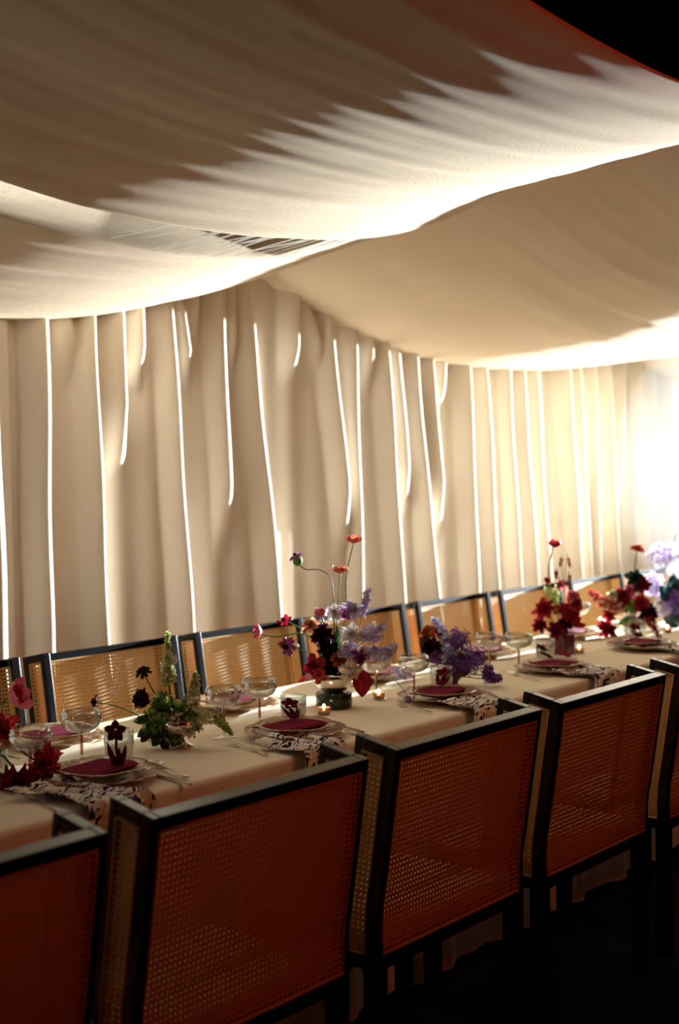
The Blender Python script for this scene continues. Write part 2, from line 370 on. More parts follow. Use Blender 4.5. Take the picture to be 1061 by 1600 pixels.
# ------------------------------------------------------------ chairs
W = .605; ZT = .8905; ZB = .392; ZK = .50; RK = .063
def ry(z):      # y of the back plane at height z, smooth kink
    if z >= ZK+.05: return RK*(ZT-z)/(ZT-ZK)
    if z <= ZK-.05: return RK-.0005
    t = (z-(ZK-.05))/.1; return RK*(ZT-z)/(ZT-ZK)*t*t + (RK)*(1-t*t) if t<1 else 0
def shear(mb):  # leans the piece: wings rise forward, whole screen leans back
    mb.v = [(x, y+ry(z), z+.20*y*max(0,min(1,(z-ZK)/(ZT-ZK)))) for x,y,z in mb.v]; return mb
def rbox(mb, a, b, nz=6):   # box subdivided along z so that it can bend
    (x0,y0,z0),(x1,y1,z1) = a,b; o = []
    for k in range(nz+1):
        z = z0+(z1-z0)*k/nz; o += [(x0,y0,z),(x1,y0,z),(x1,y1,z),(x0,y1,z)]
    f = [(0,3,2,1),(4*nz,4*nz+1,4*nz+2,4*nz+3)]
    for k in range(nz):
        for j in range(4): f.append((4*k+j,4*k+(j+1)%4,4*k+4+(j+1)%4,4*k+4+j))
    return mb.add(o, f)
PITCH = .0125
def cane(w, h, to3):     # woven sheet with real eight-sided holes; to3 maps (s,t) to a point
    nu = max(1,int(round((w-.010)/PITCH))); nv = int(round((h-.010)/PITCH)); pu = (w-.010)/nu; pv = (h-.010)/nv
    mb = MB(); idx = {}
    def vid(s,t):
        k = (round(s,5),round(t,5))
        if k not in idx: idx[k] = len(mb.v); mb.v.append(to3(s,t))
        return idx[k]
    for i in range(nu):
        for j in range(nv):
            s0 = .005+i*pu; t0 = .005+j*pv; cx = s0+pu/2; cy = t0+pv/2
            c = [vid(s0,t0),vid(s0+pu,t0),vid(s0+pu,t0+pv),vid(s0,t0+pv)]
            o = []
            for q in range(8):
                a = PI/8+q*PI/4-PI*.75-PI/8*1; a = -PI*.75-PI/8+q*PI/4+0
                o.append(len(mb.v)); mb.v.append(to3(cx+.30*pu*math.cos(a), cy+.30*pv*math.sin(a)))
            for q in range(4):
                a0,a1 = o[2*q],o[2*q+1]; nx_ = o[(2*q+2)%8]
                mb.f.append((c[q],a1,a0)); mb.f.append((c[q],c[(q+1)%4],nx_,a1))
    # solid border
    e = [(0,0),(w,0),(w,h),(0,h)]; k = [(.005,.005),(w-.005,.005),(w-.005,h-.005),(.005,h-.005)]
    for q in range(4):
        a,b = e[q],e[(q+1)%4]; c_,d_ = k[q],k[(q+1)%4]; n = 12; row = []
        for t in range(n+1):
            f = t/n
            row += [len(mb.v), len(mb.v)+1]
            mb.v.append(to3(a[0]+(b[0]-a[0])*f, a[1]+(b[1]-a[1])*f)); mb.v.append(to3(c_[0]+(d_[0]-c_[0])*f, c_[1]+(d_[1]-c_[1])*f))
        for t in range(n): mb.f.append((row[2*t],row[2*t+2],row[2*t+3],row[2*t+1]))
    return mb
def spline_strip(w, h, to3):
    mb = MB(); pts = []
    e = [(.003,.003),(w-.003,.003),(w-.003,h-.003),(.003,h-.003)]
    for q in range(4):
        a,b = e[q],e[(q+1)%4]; mb.tube([to3(a[0]+(b[0]-a[0])*t/8, a[1]+(b[1]-a[1])*t/8) for t in range(9)], .0026, 6)
    return mb
FS, FT, DP = .018, .025, .032      # side stock, top stock, depth
WG = .115                          # wing depth at top
def lift(x,y,z): return (x, y+ry(z), z+.20*y*max(0,min(1,(z-ZK)/(ZT-ZK))))
def make_chair():
    t = thing('cane_chair', 'x', 'chair')
    h = W/2; fm = MB()
    for s in (-1,1):
        rbox(fm, (min(s*h,s*(h-FS)),0,ZB), (max(s*h,s*(h-FS)),DP,ZT), 14)          # back posts
        xs = (min(s*h,s*(h-DP*.85)), max(s*h,s*(h-DP*.85)))
        rbox(fm, (xs[0],WG-.020,ZB),(xs[1],WG,ZT), 14)                                    # wing front posts
        rbox(fm, (xs[0],DP,ZT-FT),(xs[1],WG-.020,ZT), 2); rbox(fm, (xs[0],DP,ZB),(xs[1],WG-.020,ZB+.03), 2)
    rbox(fm, (-h+FS,0,ZT-FT),(h-FS,DP,ZT),2); rbox(fm, (-h+FS,0,ZB),(h-FS,DP,ZB+.032),2)
    f = obj('frame', shear(fm), mt_black, t, False); bevel(f, .0025)
    w_, h_ = W-2*FS, ZT-FT-ZB-.032; z0 = ZB+.032
    fo = lambda yo: (lambda s_,t_: lift(-h+FS+s_, yo, z0+t_))
    bc = cane(w_,h_,fo(.003)); bc.join(cane(w_,h_,fo(DP-.004)))
    obj('back_cane', bc, mt_cane, t, False); sp = spline_strip(w_,h_,fo(.001)); sp.join(spline_strip(w_,h_,fo(DP-.001))); obj('cane_border', sp, mt_cane, t)
    wv_, hv_ = WG-.020-DP+.002, ZT-FT-ZB-.03
    for s in (-1,1):
        gx = lambda xo: (lambda s_,t_: lift(s*(h-xo), DP-.001+s_, ZB+.03+t_))
        sc_ = cane(wv_,hv_,gx(.003)); sc_.join(cane(wv_,hv_,gx(DP*.85-.003)))
        o = obj('side_cane', sc_, mt_cane, t, False)
        sp = spline_strip(wv_,hv_,gx(.001)); sp.join(spline_strip(wv_,hv_,gx(DP*.85-.001))); obj('cane_border', sp, mt_cane, t)
    sm = MB().grid(lambda u,v: (-h+.035+(W-.07)*u, .10+.35*v, .455+.030*(1-(2*u-1)**8)*(1-(2*v-1)**8)), 20, 16)
    sm.box((-h+.035,.10,.41),(h-.035,.45,.456)); obj('seat_cushion', sm, mt_seat, t)
    obj('seat_frame', MB().box((-h+.01,WG+ry(.4),.36),(h-.01,.46,.41)), mt_black, t, False)
    for sx in (-1,1):
        for yy in (RK+.002,.415): obj('leg', MB().box((sx*(h-.019)-.019,yy,0),(sx*(h-.019)+.019,yy+.038,ZB+.002 if yy<.2 else .36)), mt_black, t, False)
    return t
chair = make_chair()
near_lab = {1:'near-row cane chair cut by the left edge of the picture, seen from behind', 2:'near-row cane chair at lower left seen whole from behind, second from the left edge',
 3:'middle chair of the near row, dots of light through its lower left cane', 4:'cane-backed chair of the near row, right of the middle one, with whitish top rail',
 5:'near-row cane chair cut off by the right edge of the picture'}
XN = .107; YN = 1.685
for k in range(1,6):
    x = XN+.7*k+W/2+(.03 if k==5 else 0)+(-.004 if k==1 else 0)
    if k == 1: chair.location = (x,YN,0); chair['label'] = near_lab[k]; chair['group'] = 'cane chairs along the near side'
    else: dup(chair, (x,YN,0), 0, near_lab[k], 'cane chairs along the near side')
rear_lab = ['rear cane chair cut by the left edge, behind the pink tulips','rear cane chair facing us behind the two leftmost coupe glasses','rear cane chair between the green arrangement and the orange tulips',
 'rear cane chair mostly hidden behind the tall central flowers','rear cane chair behind the purple flowers','rear cane chair right of the purple flowers, behind two pale coupes','rear cane chair behind the tall red flowers',
 'rear cane chair partly hidden by the far red arrangement','farthest rear cane chair behind the lilac flowers at right']
for k in range(9):
    dup(chair, (1.972+.7*k+W/2, 3.629, 0), PI, rear_lab[k], 'cane chairs along the curtain')

# ------------------------------------------------------------ tableware
ZTOP = TZ+.002
def plate_mesh(R, h, ruff, n=72, lob=18):
    prof = [(.001,.004),(R*.45,.003),(R*.62,.004),(R*.72,.010),(R*.88,.017),(R,h)]
    prof = prof + [(R,h+.003),(R*.88,.020),(R*.72,.013),(R*.62,.007),(R*.45,.006),(.001,.007)]
    def mod(i,r,z,a):
        k = (max(0,r/R-.6)/.4)**1.3
        return r*(1+ruff*k*abs(math.sin(a*lob/2))-ruff*k*.5), z+ruff*.10*k*math.cos(a*lob)*.25+.0015*k*math.sin(a*5)
    return MB().lathe(prof, n, mod)
def coupe_mesh():
    R = .052
    out = [(.034,.0),(.033,.002),(.012,.004),(.004,.008),(.0032,.02),(.003,.055),(.0036,.078),(.008,.084),(.028,.090),(.042,.099),(.0505,.115),(.0515,.128),(.047,.142)]
    inn = [(.0462,.142),(.0503,.128),(.0493,.116),(.041,.101),(.027,.0925),(.008,.088),(.0005,.0875)]
    rib = lambda i,r,z,a: (r*(1+(.012*math.cos(a*40) if .093<z<.135 else 0)), z)
    return MB().lathe(out+inn, 80, rib)
def tumbler_mesh():
    out = [(.0005,.0),(.026,.0),(.031,.003),(.034,.02),(.037,.05),(.0385,.085)]
    inn = [(.0370,.085),(.0355,.05),(.0322,.02),(.029,.009),(.0005,.008)]
    rib = lambda i,r,z,a: (r*(1+(.02*math.cos(a*24) if .004<z<.078 and r>.03 else 0)), z)
    return MB().lathe(out+inn, 96, rib)
me_charger = plate_mesh(.142,.020,.05).mesh('charger', mt_amber); me_plate = plate_mesh(.112,.018,.03,72,22).mesh('salad_plate', mt_amber)
me_coupe = coupe_mesh().mesh('coupe', mt_glass)
me_cstem = MB().lathe([(.0046,.079),(.0042,.06),(.0036,.03)],12).mesh('stem_tint', mt_rose)
me_tum = tumbler_mesh().mesh('tumbler', mt_glass)
def wine_mesh(r0,z0,r1,z1): return MB().lathe([(.0005,z0),(r0,z0+.002),(r1,z1),(.0005,z1)],32)
me_wat = wine_mesh(.029,.010,.0350,.058).mesh('water', mt_water)
def fork_mesh():
    mb = MB()
    mb.add([],[])
    def strip(fn, n=14):
        pts = [fn(i/n) for i in range(n+1)]; vs = []
        for (x,wd,z,th) in pts: vs += [(x,-wd,z),(x,wd,z),(x,wd,z+th),(x,-wd,z+th)]
        fs = [(0,1,2,3),(4*n+3,4*n+2,4*n+1,4*n)]
        for i in range(n):
            for j in range(4): fs.append((4*i+j,4*i+(j+1)%4,4*i+4+(j+1)%4,4*i+4+j))
        mb.add([(p[0],p[1],p[2]) for p in vs], fs)
    strip(lambda t: (-.10+.135*t, .0055-.0035*t**.5, .002+.006*t*t, .0022))
    strip(lambda t: (.035+.025*t, .0022+.0095*min(1,t*1.3), .008-.004*t, .0018), 6)
    for k in range(4):
        y = -.0092+.0061*k
        vs = []; n = 5
        for i in range(n+1):
            t = i/n; x = .058+.047*t; z = .004+.008*t*t-.001; wd = .0016-.0007*t
            vs += [(x,y-wd,z),(x,y+wd,z),(x,y+wd,z+.0016),(x,y-wd,z+.0016)]
        fs = [(0,1,2,3),(4*n+3,4*n+2,4*n+1,4*n)]
        for i in range(n):
            for j in range(4): fs.append((4*i+j,4*i+(j+1)%4,4*i+4+(j+1)%4,4*i+4+j))
        mb.add(vs, fs)
    return mb
def knife_mesh():
    mb = MB(); n = 20; vs = []
    for i in range(n+1):
        t = i/n; x = -.11+.22*t
        if t < .48: a,b,th = -.005+.001*t,.005-.001*t,.005
        else: k = (t-.48)/.52; a,b,th = -.005, .007*math.sqrt(max(0,1-k**3))+.0005-.004*k**4, .0018
        vs += [(x,a,.001),(x,b,.001),(x,b,.001+th),(x,a,.001+th)]
    fs = [(0,1,2,3),(4*n+3,4*n+2,4*n+1,4*n)]
    for i in range(n):
        for j in range(4): fs.append((4*i+j,4*i+(j+1)%4,4*i+4+(j+1)%4,4*i+4+j))
    return mb.add(vs, fs)
def spoon_mesh():
    mb = MB()
    mb.tube([(-.09,0,.004),(-.05,0,.004),(0,0,.007),(.05,0,.006)], [.006,.0045,.0032,.0035], 8, .45)
    mb.grid(lambda u,v: (.078+.034*math.cos(2*PI*u)*v, .0215*math.sin(2*PI*u)*v*(1-.1*math.cos(2*PI*u)), .001+.010*v*v), 24, 6)
    mb.grid(lambda u,v: (.078+.034*math.cos(2*PI*u)*v, .0215*math.sin(2*PI*u)*v*(1-.1*math.cos(2*PI*u)), .0+.0098*v*v), 24, 6)
    return mb
me_fork = fork_mesh().mesh('fork', mt_steel, False); me_knife = knife_mesh().mesh('knife', mt_steel, False); me_spoon = spoon_mesh().mesh('spoon', mt_steel)
GR = {'charger':'scalloped charger plates','salad_plate':'small ruffled plates on the chargers','coupe_glass':'stemmed coupe glasses','tumbler':'ribbed tumblers','fork':'forks','knife':'knives','spoon':'spoons'}
def put(name, me, loc, rz, label, cat, tilt=None):
    o = obj(name, me); o.location = loc; o.rotation_euler = (tilt or 0, 0, rz)
    return tag(o, label, cat, GR.get(name))
def coupe(x, y, label, z=ZTOP):
    t = thing('coupe_glass', label, 'glass', (x,y,z), random.random()*6, GR['coupe_glass'])
    obj('glass_body', me_coupe, None, t); obj('stem', me_cstem, None, t); return t
def tumbler(x, y, label, water=True):
    t = thing('tumbler', label, 'glass', (x,y,ZTOP), random.random()*6, GR['tumbler'])
    obj('glass_body', me_tum, None, t)
    if water: obj('water', me_wat, None, t)
    return t
def napkin(x, y, lab, wd=.18, seed=0):
    # gathered cloth lying against the plate and falling over the near edge of the table
    L1 = y-TY0+.014; L2 = .10; rr = random.Random(seed); ph = [rr.uniform(0,6) for _ in range(4)]
    def fn(u,v):
        s_ = (L1+L2)*v; k = (u-.5)*wd*(1-.25*math.sin(PI*min(1,v*1.3)))+.03*v
        g = abs(math.sin(u*8.5+ph[0]+1.5*v))*.016+abs(math.sin(u*17+ph[1]-2*v))*.006
        if s_ < L1: return (x+k+.008*math.sin(v*9+ph[2]), y-s_, ZTOP+.003+g*min(1,.4+v*2)+.016*math.exp(-(s_/.03)**2))
        d = s_-L1; a_ = min(d/.02, PI/2)
        return (x+k, y-L1-.014*math.sin(a_)-g*.9, ZTOP+.003+g*(1-a_/(PI/2))-.014*(1-math.cos(a_))-max(0,d-.0314))
    o = obj('napkin', MB().grid(fn, 60, 40), mt_napkin); solid(o, .0012)
    return tag(o, lab, 'napkin', 'floral napkins')
def card(x, y, rz, lab, sx=.20, sy=.125):
    mb = MB().box((-sx/2,-sy/2,0),(sx/2,sy/2,.0016)); mb.box((-sx/2+.01,-sy/2+.012,.0017),(sx/2-.03,sy/2-.01,.0032))
    o = obj('menu_card', mb, mt_burg, None, False); o.location = (x,y,ZTOP+.030); o.rotation_euler = (0,0,rz)
    return tag(o, lab, 'card', 'burgundy menu cards')
def paper_flower(x, y, lab, hgt=.085):
    t = thing('paper_flower', lab, 'ornament', (x,y,ZTOP+.033), -.88, 'dark paper flowers on the plates')
    def leafm(dx, top, wdt):
        return MB().add([(dx*.2-wdt,0,0),(dx*.2+wdt,0,0),(dx*.7+wdt*.7,.003,top*.5),(dx,0,top),(dx*.7-wdt*.7,-.003,top*.5)], [(0,1,2,3,4)])
    for dx,tp in ((-.026,.06),(.020,.052),(.003,.045)):
        o = obj('leaf', leafm(dx,tp,.009), mt_burgdk, t, False); solid(o, .0012)
    obj('stem', MB().tube([(0,0,0),(-.004,0,hgt*.5),(-.003,0,hgt)], .0035, 6), mt_burgdk, t)
    for k in range(5):
        a = k*2*PI/5+.3; mb = MB().grid(lambda u,v: ((.004+.026*u), .010*(2*v-1)*math.sin(PI*min(1,u*.95+.05))**.7, .005*math.sin(u*3)), 6, 4)
        o = obj('petal', mb, mt_burgdk, t); o.matrix_local = Matrix.Translation((-.003,-.004,hgt)) @ Matrix.Rotation(PI/2,4,'X') @ Matrix.Rotation(a,4,'Z') @ Matrix.Rotation(-.3,4,'Y'); solid(o, .001)
    return t

NSHORT = ['','nearest the left edge','before the ribbed tumbler of water','before the purple flowers','before the tall red flowers','nearest the right edge']
near_sets = [ (1.31,2.41,'left edge, mostly out of view'), (2.008,2.425,'nearest the left edge'), (2.68,2.40,'before the ribbed tumbler of water'),
              (3.385,2.40,'in front of the purple flowers'), (4.12,2.42,'in front of the tall red flowers'), (4.86,2.44,'at the right, below the far red flowers')]
for i,(x,y,pl) in enumerate(near_sets):
    if i == 0: continue
    put('charger', me_charger, (x,y,ZTOP), .3*i, 'amber scalloped charger plate '+pl, 'plate')
    put('salad_plate', me_plate, (x+.003,y+.004,ZTOP+.0145), .5*i, 'smaller ruffled plate stacked on the charger '+pl, 'plate')
    card(x+.0, y+.01, [-.1,.12,-.05,.2,-.1,0][i]-.0, 'burgundy card on the plate '+pl)
    pf = paper_flower(x+.035 if i==1 else x+.02, y-.02 if i==1 else y+.02, 'dark burgundy paper flower standing on the plate '+pl, .085 if i==1 else .05)
    if i > 1: pf.rotation_euler = (math.radians(-62),0,-.88+[0,0,.3,-.4,.9,.2][i]); pf.location.z += .012
    nx_ = [0,(1.850,2.419),(2.555,2.339),(3.328,2.283),(4.089,2.330),(4.827,2.399)][i]
    napkin(nx_[0], nx_[1]+.03, 'leaf-printed white napkin over the near table edge '+NSHORT[i], .19, i)
rear_sets = [(2.23,2.885,'behind the leftmost coupe'),(2.90,2.86,'behind the green arrangement at its right'),(3.62,2.86,'behind the central flowers'),(4.33,2.87,'behind the purple flowers'),(5.03,2.87,'behind the tall red flowers'),(5.73,2.87,'behind the far red flowers')]
for i,(x,y,pl) in enumerate(rear_sets):
    put('charger', me_charger, (x,y,ZTOP), .3*i, 'amber scalloped charger plate on the far side, '+pl, 'plate')
    put('salad_plate', me_plate, (x+.003,y+.004,ZTOP+.0145), .5*i, 'smaller ruffled plate on the far-side charger '+pl, 'plate')
    card(x, y, .1*i, 'burgundy card on the far-side plate '+pl)
    put('fork', me_fork, (x+.19,y+.02,ZTOP), -PI/2, 'far-side fork '+pl, 'cutlery')
    put('knife', me_knife, (x-.18,y+.02,ZTOP), -PI/2, 'far-side knife '+pl, 'cutlery')
CP = [((2.081,2.589),'second coupe glass from the left edge, before the rear chair'),((1.870,2.518),'coupe glass nearest the left edge, beside the pink tulips'),
 ((2.712,2.567),'clear coupe glass left of the ribbed tumbler, mid-table'),((2.552,2.553),'coupe glass with pink stem right of the green arrangement'),
 ((3.357,2.490),'coupe glass between the central flowers and the purple flowers'),((3.980,2.605),'pale coupe glass right of the purple flowers'),((4.038,2.518),'pale coupe glass just left of the tall red flowers'),
 ((3.288,2.591),'coupe glass half hidden by the lilac sprays of the central flowers'),((5.175,2.907),'blurred coupe glass behind the tall red flowers'),((5.359,2.844),'blurred coupe glass beside the far red flowers'),((5.454,2.690),'blurred coupe glass near the right edge')]
for (p,l) in CP: coupe(p[0],p[1],l)
TM = [((2.161,2.540),'tall ribbed tumbler at left, behind the dark paper flower',False),((2.805,2.519),'ribbed tumbler of water left of the green stone bowl',True),((3.531,2.504),'tumbler in front of the purple flowers',True),
 ((4.348,2.591),'blurred tumbler in front of the tall red flowers',True),((6.052,3.048),'blurred tumbler at far right',True)]
for (p,l,wt) in TM: tumbler(p[0],p[1],l,wt)
def cutl(name, me, a, b, label):   # from handle end a to tip b on the cloth
    d = Vector((b[0]-a[0], b[1]-a[1])); c = ((a[0]+b[0])/2,(a[1]+b[1])/2, ZTOP+.001)
    put(name, me, c, math.atan2(d.y,d.x), label, 'cutlery')
cutl('fork', me_fork, (1.752,2.244), (1.808,2.478), 'fork at left under the hanging dark red bloom')
cutl('spoon', me_spoon, (2.134,2.252), (2.187,2.452), 'spoon right of the leftmost plate')
cutl('knife', me_knife, (2.096,2.228), (2.127,2.401), 'knife beside the spoon, right of the leftmost plate')
cutl('fork', me_fork, (2.444,2.273), (2.501,2.503), 'fork left of the plate before the ribbed tumbler')
cutl('knife', me_knife, (2.811,2.263), (2.885,2.474), 'knife right of the plate before the ribbed tumbler')
cutl('spoon', me_spoon, (2.783,2.254), (2.849,2.456), 'spoon right of the plate before the ribbed tumbler')
cutl('fork', me_fork, (3.162,2.254), (3.254,2.513), 'fork left of the plate before the purple flowers')
cutl('knife', me_knife, (3.526,2.286), (3.639,2.462), 'knife right of the plate before the purple flowers')
cutl('fork', me_fork, (3.883,2.321), (3.985,2.541), 'fork left of the plate before the tall red flowers')
cutl('knife', me_knife, (4.268,2.285), (4.358,2.449), 'knife right of the plate before the tall red flowers')
def candle(x, y, label):
    t = thing('tealight', label, 'candle', (x,y,ZTOP), 0, 'small candles along the table')
    obj('glass_cup', MB().lathe([(.001,0),(.018,0),(.021,.022),(.0195,.022),(.017,.003),(.001,.003)],24), mt_amber, t)
    obj('wax', MB().lathe([(.001,.004),(.0165,.004),(.017,.011),(.001,.0112)],20), mt_wax, t)
    obj('flame', MB().ball((0,0,.022),.0045,8,6,(1,1,2.2)), mt_flame, t)
for p,l in [((2.981,2.553),'tealight in front of the green stone bowl'),((3.293,2.585),'tealight right of the green stone bowl'),((4.611,2.591),'tealight beside the tall red flowers'),
            ((5.564,3.010),'tealight between the two red arrangements'),((5.425,2.598),'tealight near the right edge'),((6.096,3.223),'tealight left of the far red flowers'),((6.021,2.980),'tealight behind the far right coupe')]:
    candle(p[0],p[1],l)

# ------------------------------------------------------------ flowers
def J(r): return random.uniform(-r, r)
def frame_to(d, roll=0):
    return Vector(d).normalized().to_track_quat('Z','Y').to_matrix().to_4x4() @ Matrix.Rotation(roll,4,'Z')
PM = {
 'red': petal_mat('red_petal', (.42,.010,.03), (.62,.05,.06)), 'pink': petal_mat('pink_petal', (.62,.02,.10), (.85,.35,.42), 45),
 'blood': petal_mat('blood_petal', (.20,.004,.015), (.34,.01,.03)), 'dark': petal_mat('dark_petal', (.025,.003,.010), (.055,.006,.018)),
 'orange': petal_mat('coral_petal', (.62,.09,.03), (.72,.24,.10)), 'coral': petal_mat('coral_red_petal', (.50,.045,.03), (.80,.30,.16), 50),
 'peach': petal_mat('peach_petal', (.62,.30,.16), (.75,.50,.34)), 'white': petal_mat('white_petal', (.82,.78,.80), (.90,.88,.84)),
 'cream': petal_mat('cream_petal', (.72,.62,.48), (.84,.76,.64)), 'lilac': petal_mat('lilac_petal', (.42,.32,.62), (.90,.86,.94), 90),
 'blue': petal_mat('blue_lilac_petal', (.30,.32,.66), (.78,.80,.94), 90), 'purple': petal_mat('purple_petal', (.13,.03,.26), (.30,.14,.48), 90),
 'magenta': petal_mat('magenta_petal', (.24,.02,.18), (.40,.10,.36), 60), 'brown': petal_mat('rust_petal', (.28,.05,.02), (.50,.16,.04), 70),
 'lime': petal_mat('lime_floret', (.34,.50,.10), (.74,.82,.42), 120), 'sage': petal_mat('cream_green_floret', (.52,.54,.24), (.90,.86,.68), 120),
 'green': petal_mat('leaf_green', (.07,.20,.03), (.20,.38,.07), 60), 'deep': petal_mat('deep_green_leaf', (.012,.05,.02), (.04,.11,.035), 40), 'teal': petal_mat('teal_leaf', (.01,.045,.05), (.03,.09,.08), 40),
 'stem': plain('stem_green', (.12,.22,.05), .6), 'browns': plain('brown_stem', (.12,.08,.04), .6)}
def tulip_petal(R, H, wide=.75, flare=0.0, pointed=1.0):
    def fn(u,v):
        r = R*(.10+.90*math.sin(min(1,v*1.7)*PI/2))*(1-(.22-flare)*max(0,v-.55)/.45)
        a = (2*u-1)*wide*(math.sin(PI*min(.999,(.12+.88*v)))**.55)
        return (r*math.cos(a), r*math.sin(a), H*v-.1*H*abs(2*u-1)**2*v)
    return MB().grid(fn, 6, 8)
ME = {}
def cached(key, fn, mat):
    if key not in ME: ME[key] = fn().mesh('petal', mat)
    return ME[key]
def cup(t, pos, d, size, mat, n=6, wide=.75, flare=.1, hk=1.25, name='petal', roll=0):
    me = cached(('cup',mat,round(wide,2),round(flare,2),round(hk,2)), lambda: tulip_petal(1,hk,wide,flare), PM[mat])
    F = frame_to(d, roll)
    for k in range(n):
        o = obj(name, me, None, t); s = size*(1 if k%2 else .93)
        o.matrix_local = Matrix.Translation(pos) @ F @ Matrix.Rotation(k*2*PI/n+J(.12),4,'Z') @ Matrix.Rotation(J(.07),4,'Y') @ Matrix.Scale(s,4)
def ruffle_mesh(n, layers, wav=.18, seed=1, droop=.0):
    rr = random.Random(seed); mb = MB()
    for L in range(layers):
        tilt = .15+1.25*(L/(max(1,layers-1)))+droop
        for k in range(n):
            a = k*2*PI/n+L*.7+rr.uniform(-.15,.15); ph = rr.uniform(0,6); ln = (.75+.25*L/layers)*rr.uniform(.85,1.1); tl = tilt+rr.uniform(-.15,.15)
            wd = .95*PI/n*1.6
            def fn(u,v):
                s = ln*(.1+.9*v); x = (2*u-1)*wd*s*.55*math.sin(PI*min(.92,.15+.8*v))**.4
                z = .0+wav*v*math.sin(u*11+ph)*.7; tip = (1-.18*abs(2*u-1)**2)+.06*math.sin(u*19+ph)*v
                s *= tip; bend = tl*(.45+.55*v)
                return Vector((s*math.sin(bend)+z*math.cos(bend), x, s*math.cos(bend)-z*math.sin(bend)))
            mb.join(MB().grid(fn, 8, 5), Matrix.Rotation(a,4,'Z'))
    return mb
def ruffle(t, pos, d, size, mat, n=7, layers=4, wav=.18, seed=1, name='bloom', droop=0):
    key = ('ruf',mat,n,layers,wav,seed,droop)
    me = cached(key, lambda: ruffle_mesh(n,layers,wav,seed,droop), PM[mat])
    o = obj(name, me, None, t); o.matrix_local = Matrix.Translation(pos) @ frame_to(d, J(3)) @ Matrix.Scale(size*(1.18 if size>.02 else 1),4); return o
def floret_into(mb, c, d, s, n=5):
    F = Matrix.Translation(c) @ frame_to(d, J(3))
    for k in range(n):
        a = 2*PI*k/n; ca, sa = math.cos(a), math.sin(a); cb, sb = math.cos(a+.55), math.sin(a+.55); cc, sc_ = math.cos(a-.55), math.sin(a-.55)
        mb.add([F@Vector((0,0,-.2*s)), F@Vector((.7*s*cc,.7*s*sc_,.12*s)), F@Vector((s*ca,s*sa,.28*s)), F@Vector((.7*s*cb,.7*s*sb,.12*s))], [(0,1,2,3)])
def spike(t, pts, r0, r1, fs, n, mat, name='florets', pet=5):
    mb = MB(); pts = [Vector(p) for p in pts]
    for i in range(n):
        f = (i+.5)/n*(len(pts)-1); k = min(int(f), len(pts)-2); p = pts[k].lerp(pts[k+1], f-k)
        ax = (pts[k+1]-pts[k]).normalized(); r = r0+(r1-r0)*(i/n)
        d = Vector((J(1),J(1),J(1))); d = (d-ax*d.dot(ax)).normalized()
        floret_into(mb, p+d*r*random.uniform(.35,1.25), (d+ax*.4).normalized(), fs*random.uniform(.75,1.15)*(1-.35*i/n), pet)
    o = obj(name, mb, PM[mat], t); o['kind'] = 'stuff'; return o
def ballcluster(t, c, R, fs, n, mat, sq=(1,1,1), name='florets', pet=4):
    mb = MB(); c = Vector(c)
    for i in range(n):
        z = 1-2*(i+.5)/n; a = i*2.39996; r = math.sqrt(max(0,1-z*z))
        d = Vector((r*math.cos(a),r*math.sin(a),z)); lump = 1+.22*math.sin(a*3+z*5)
        floret_into(mb, c+Vector((d.x*sq[0],d.y*sq[1],d.z*sq[2]))*R*lump*random.uniform(.7,1.2), (d+Vector((J(.4),J(.4),J(.4)))).normalized(), fs*random.uniform(.8,1.2), pet)
    o = obj(name, mb, PM[mat], t); o['kind'] = 'stuff'; return o
def leaf(t, a, b, wd, mat='green', fold=.25, bend=.15, nrm=None, name='leaf'):
    a = Vector(a); b = Vector(b); ax = b-a; L = ax.length; ax.normalize()
    nr = Vector(nrm or TOCAM); sd = ax.cross(nr).normalized(); up = sd.cross(ax)
    def fn(u,v):
        w_ = wd*math.sin(PI*v**.8)**.8 if 0<v<1 else 0
        x = (2*u-1)
        return a+ax*L*v+sd*w_*x+up*(abs(x)*w_*fold+bend*L*math.sin(PI*v)+.04*wd*math.sin(v*25+u*4))
    return obj(name, MB().grid(fn, 6, 12), PM[mat], t)
def stem(t, pts, r=.0017, mat='stem'):
    P_ = [Vector(p) for p in pts]; out = []
    for i in range(len(P_)-1):      # smooth through the points
        p0 = P_[max(i-1,0)]; p1 = P_[i]; p2 = P_[i+1]; p3 = P_[min(i+2,len(P_)-1)]
        for k in range(6):
            s = k/6; out.append(.5*((2*p1)+(p2-p0)*s+(2*p0-5*p1+4*p2-p3)*s*s+(3*p1-p0-3*p2+p3)*s**3))
    out.append(P_[-1]); return obj('stem', MB().tube(out, r, 6), PM[mat], t)
TOCAM = Vector((-FW.x,-FW.y,0)).normalized(); RIGHT = Vector((RT.x,RT.y,0)).normalized(); ZU = Vector((0,0,1))
def dirv(r=0,u=0,c=0): return (RIGHT*r+ZU*u+TOCAM*c).normalized()
class FL:   # a flower thing rooted at the vase; local points are world minus root
    def __init__(s, root, name, label, group):
        s.o = Vector(root); s.t = thing(name, label, 'flower' if name not in ('leaf_sprig','leaf_spray') else 'leaf', s.o, 0, group)
    def L(s, p): return Vector(p)-s.o

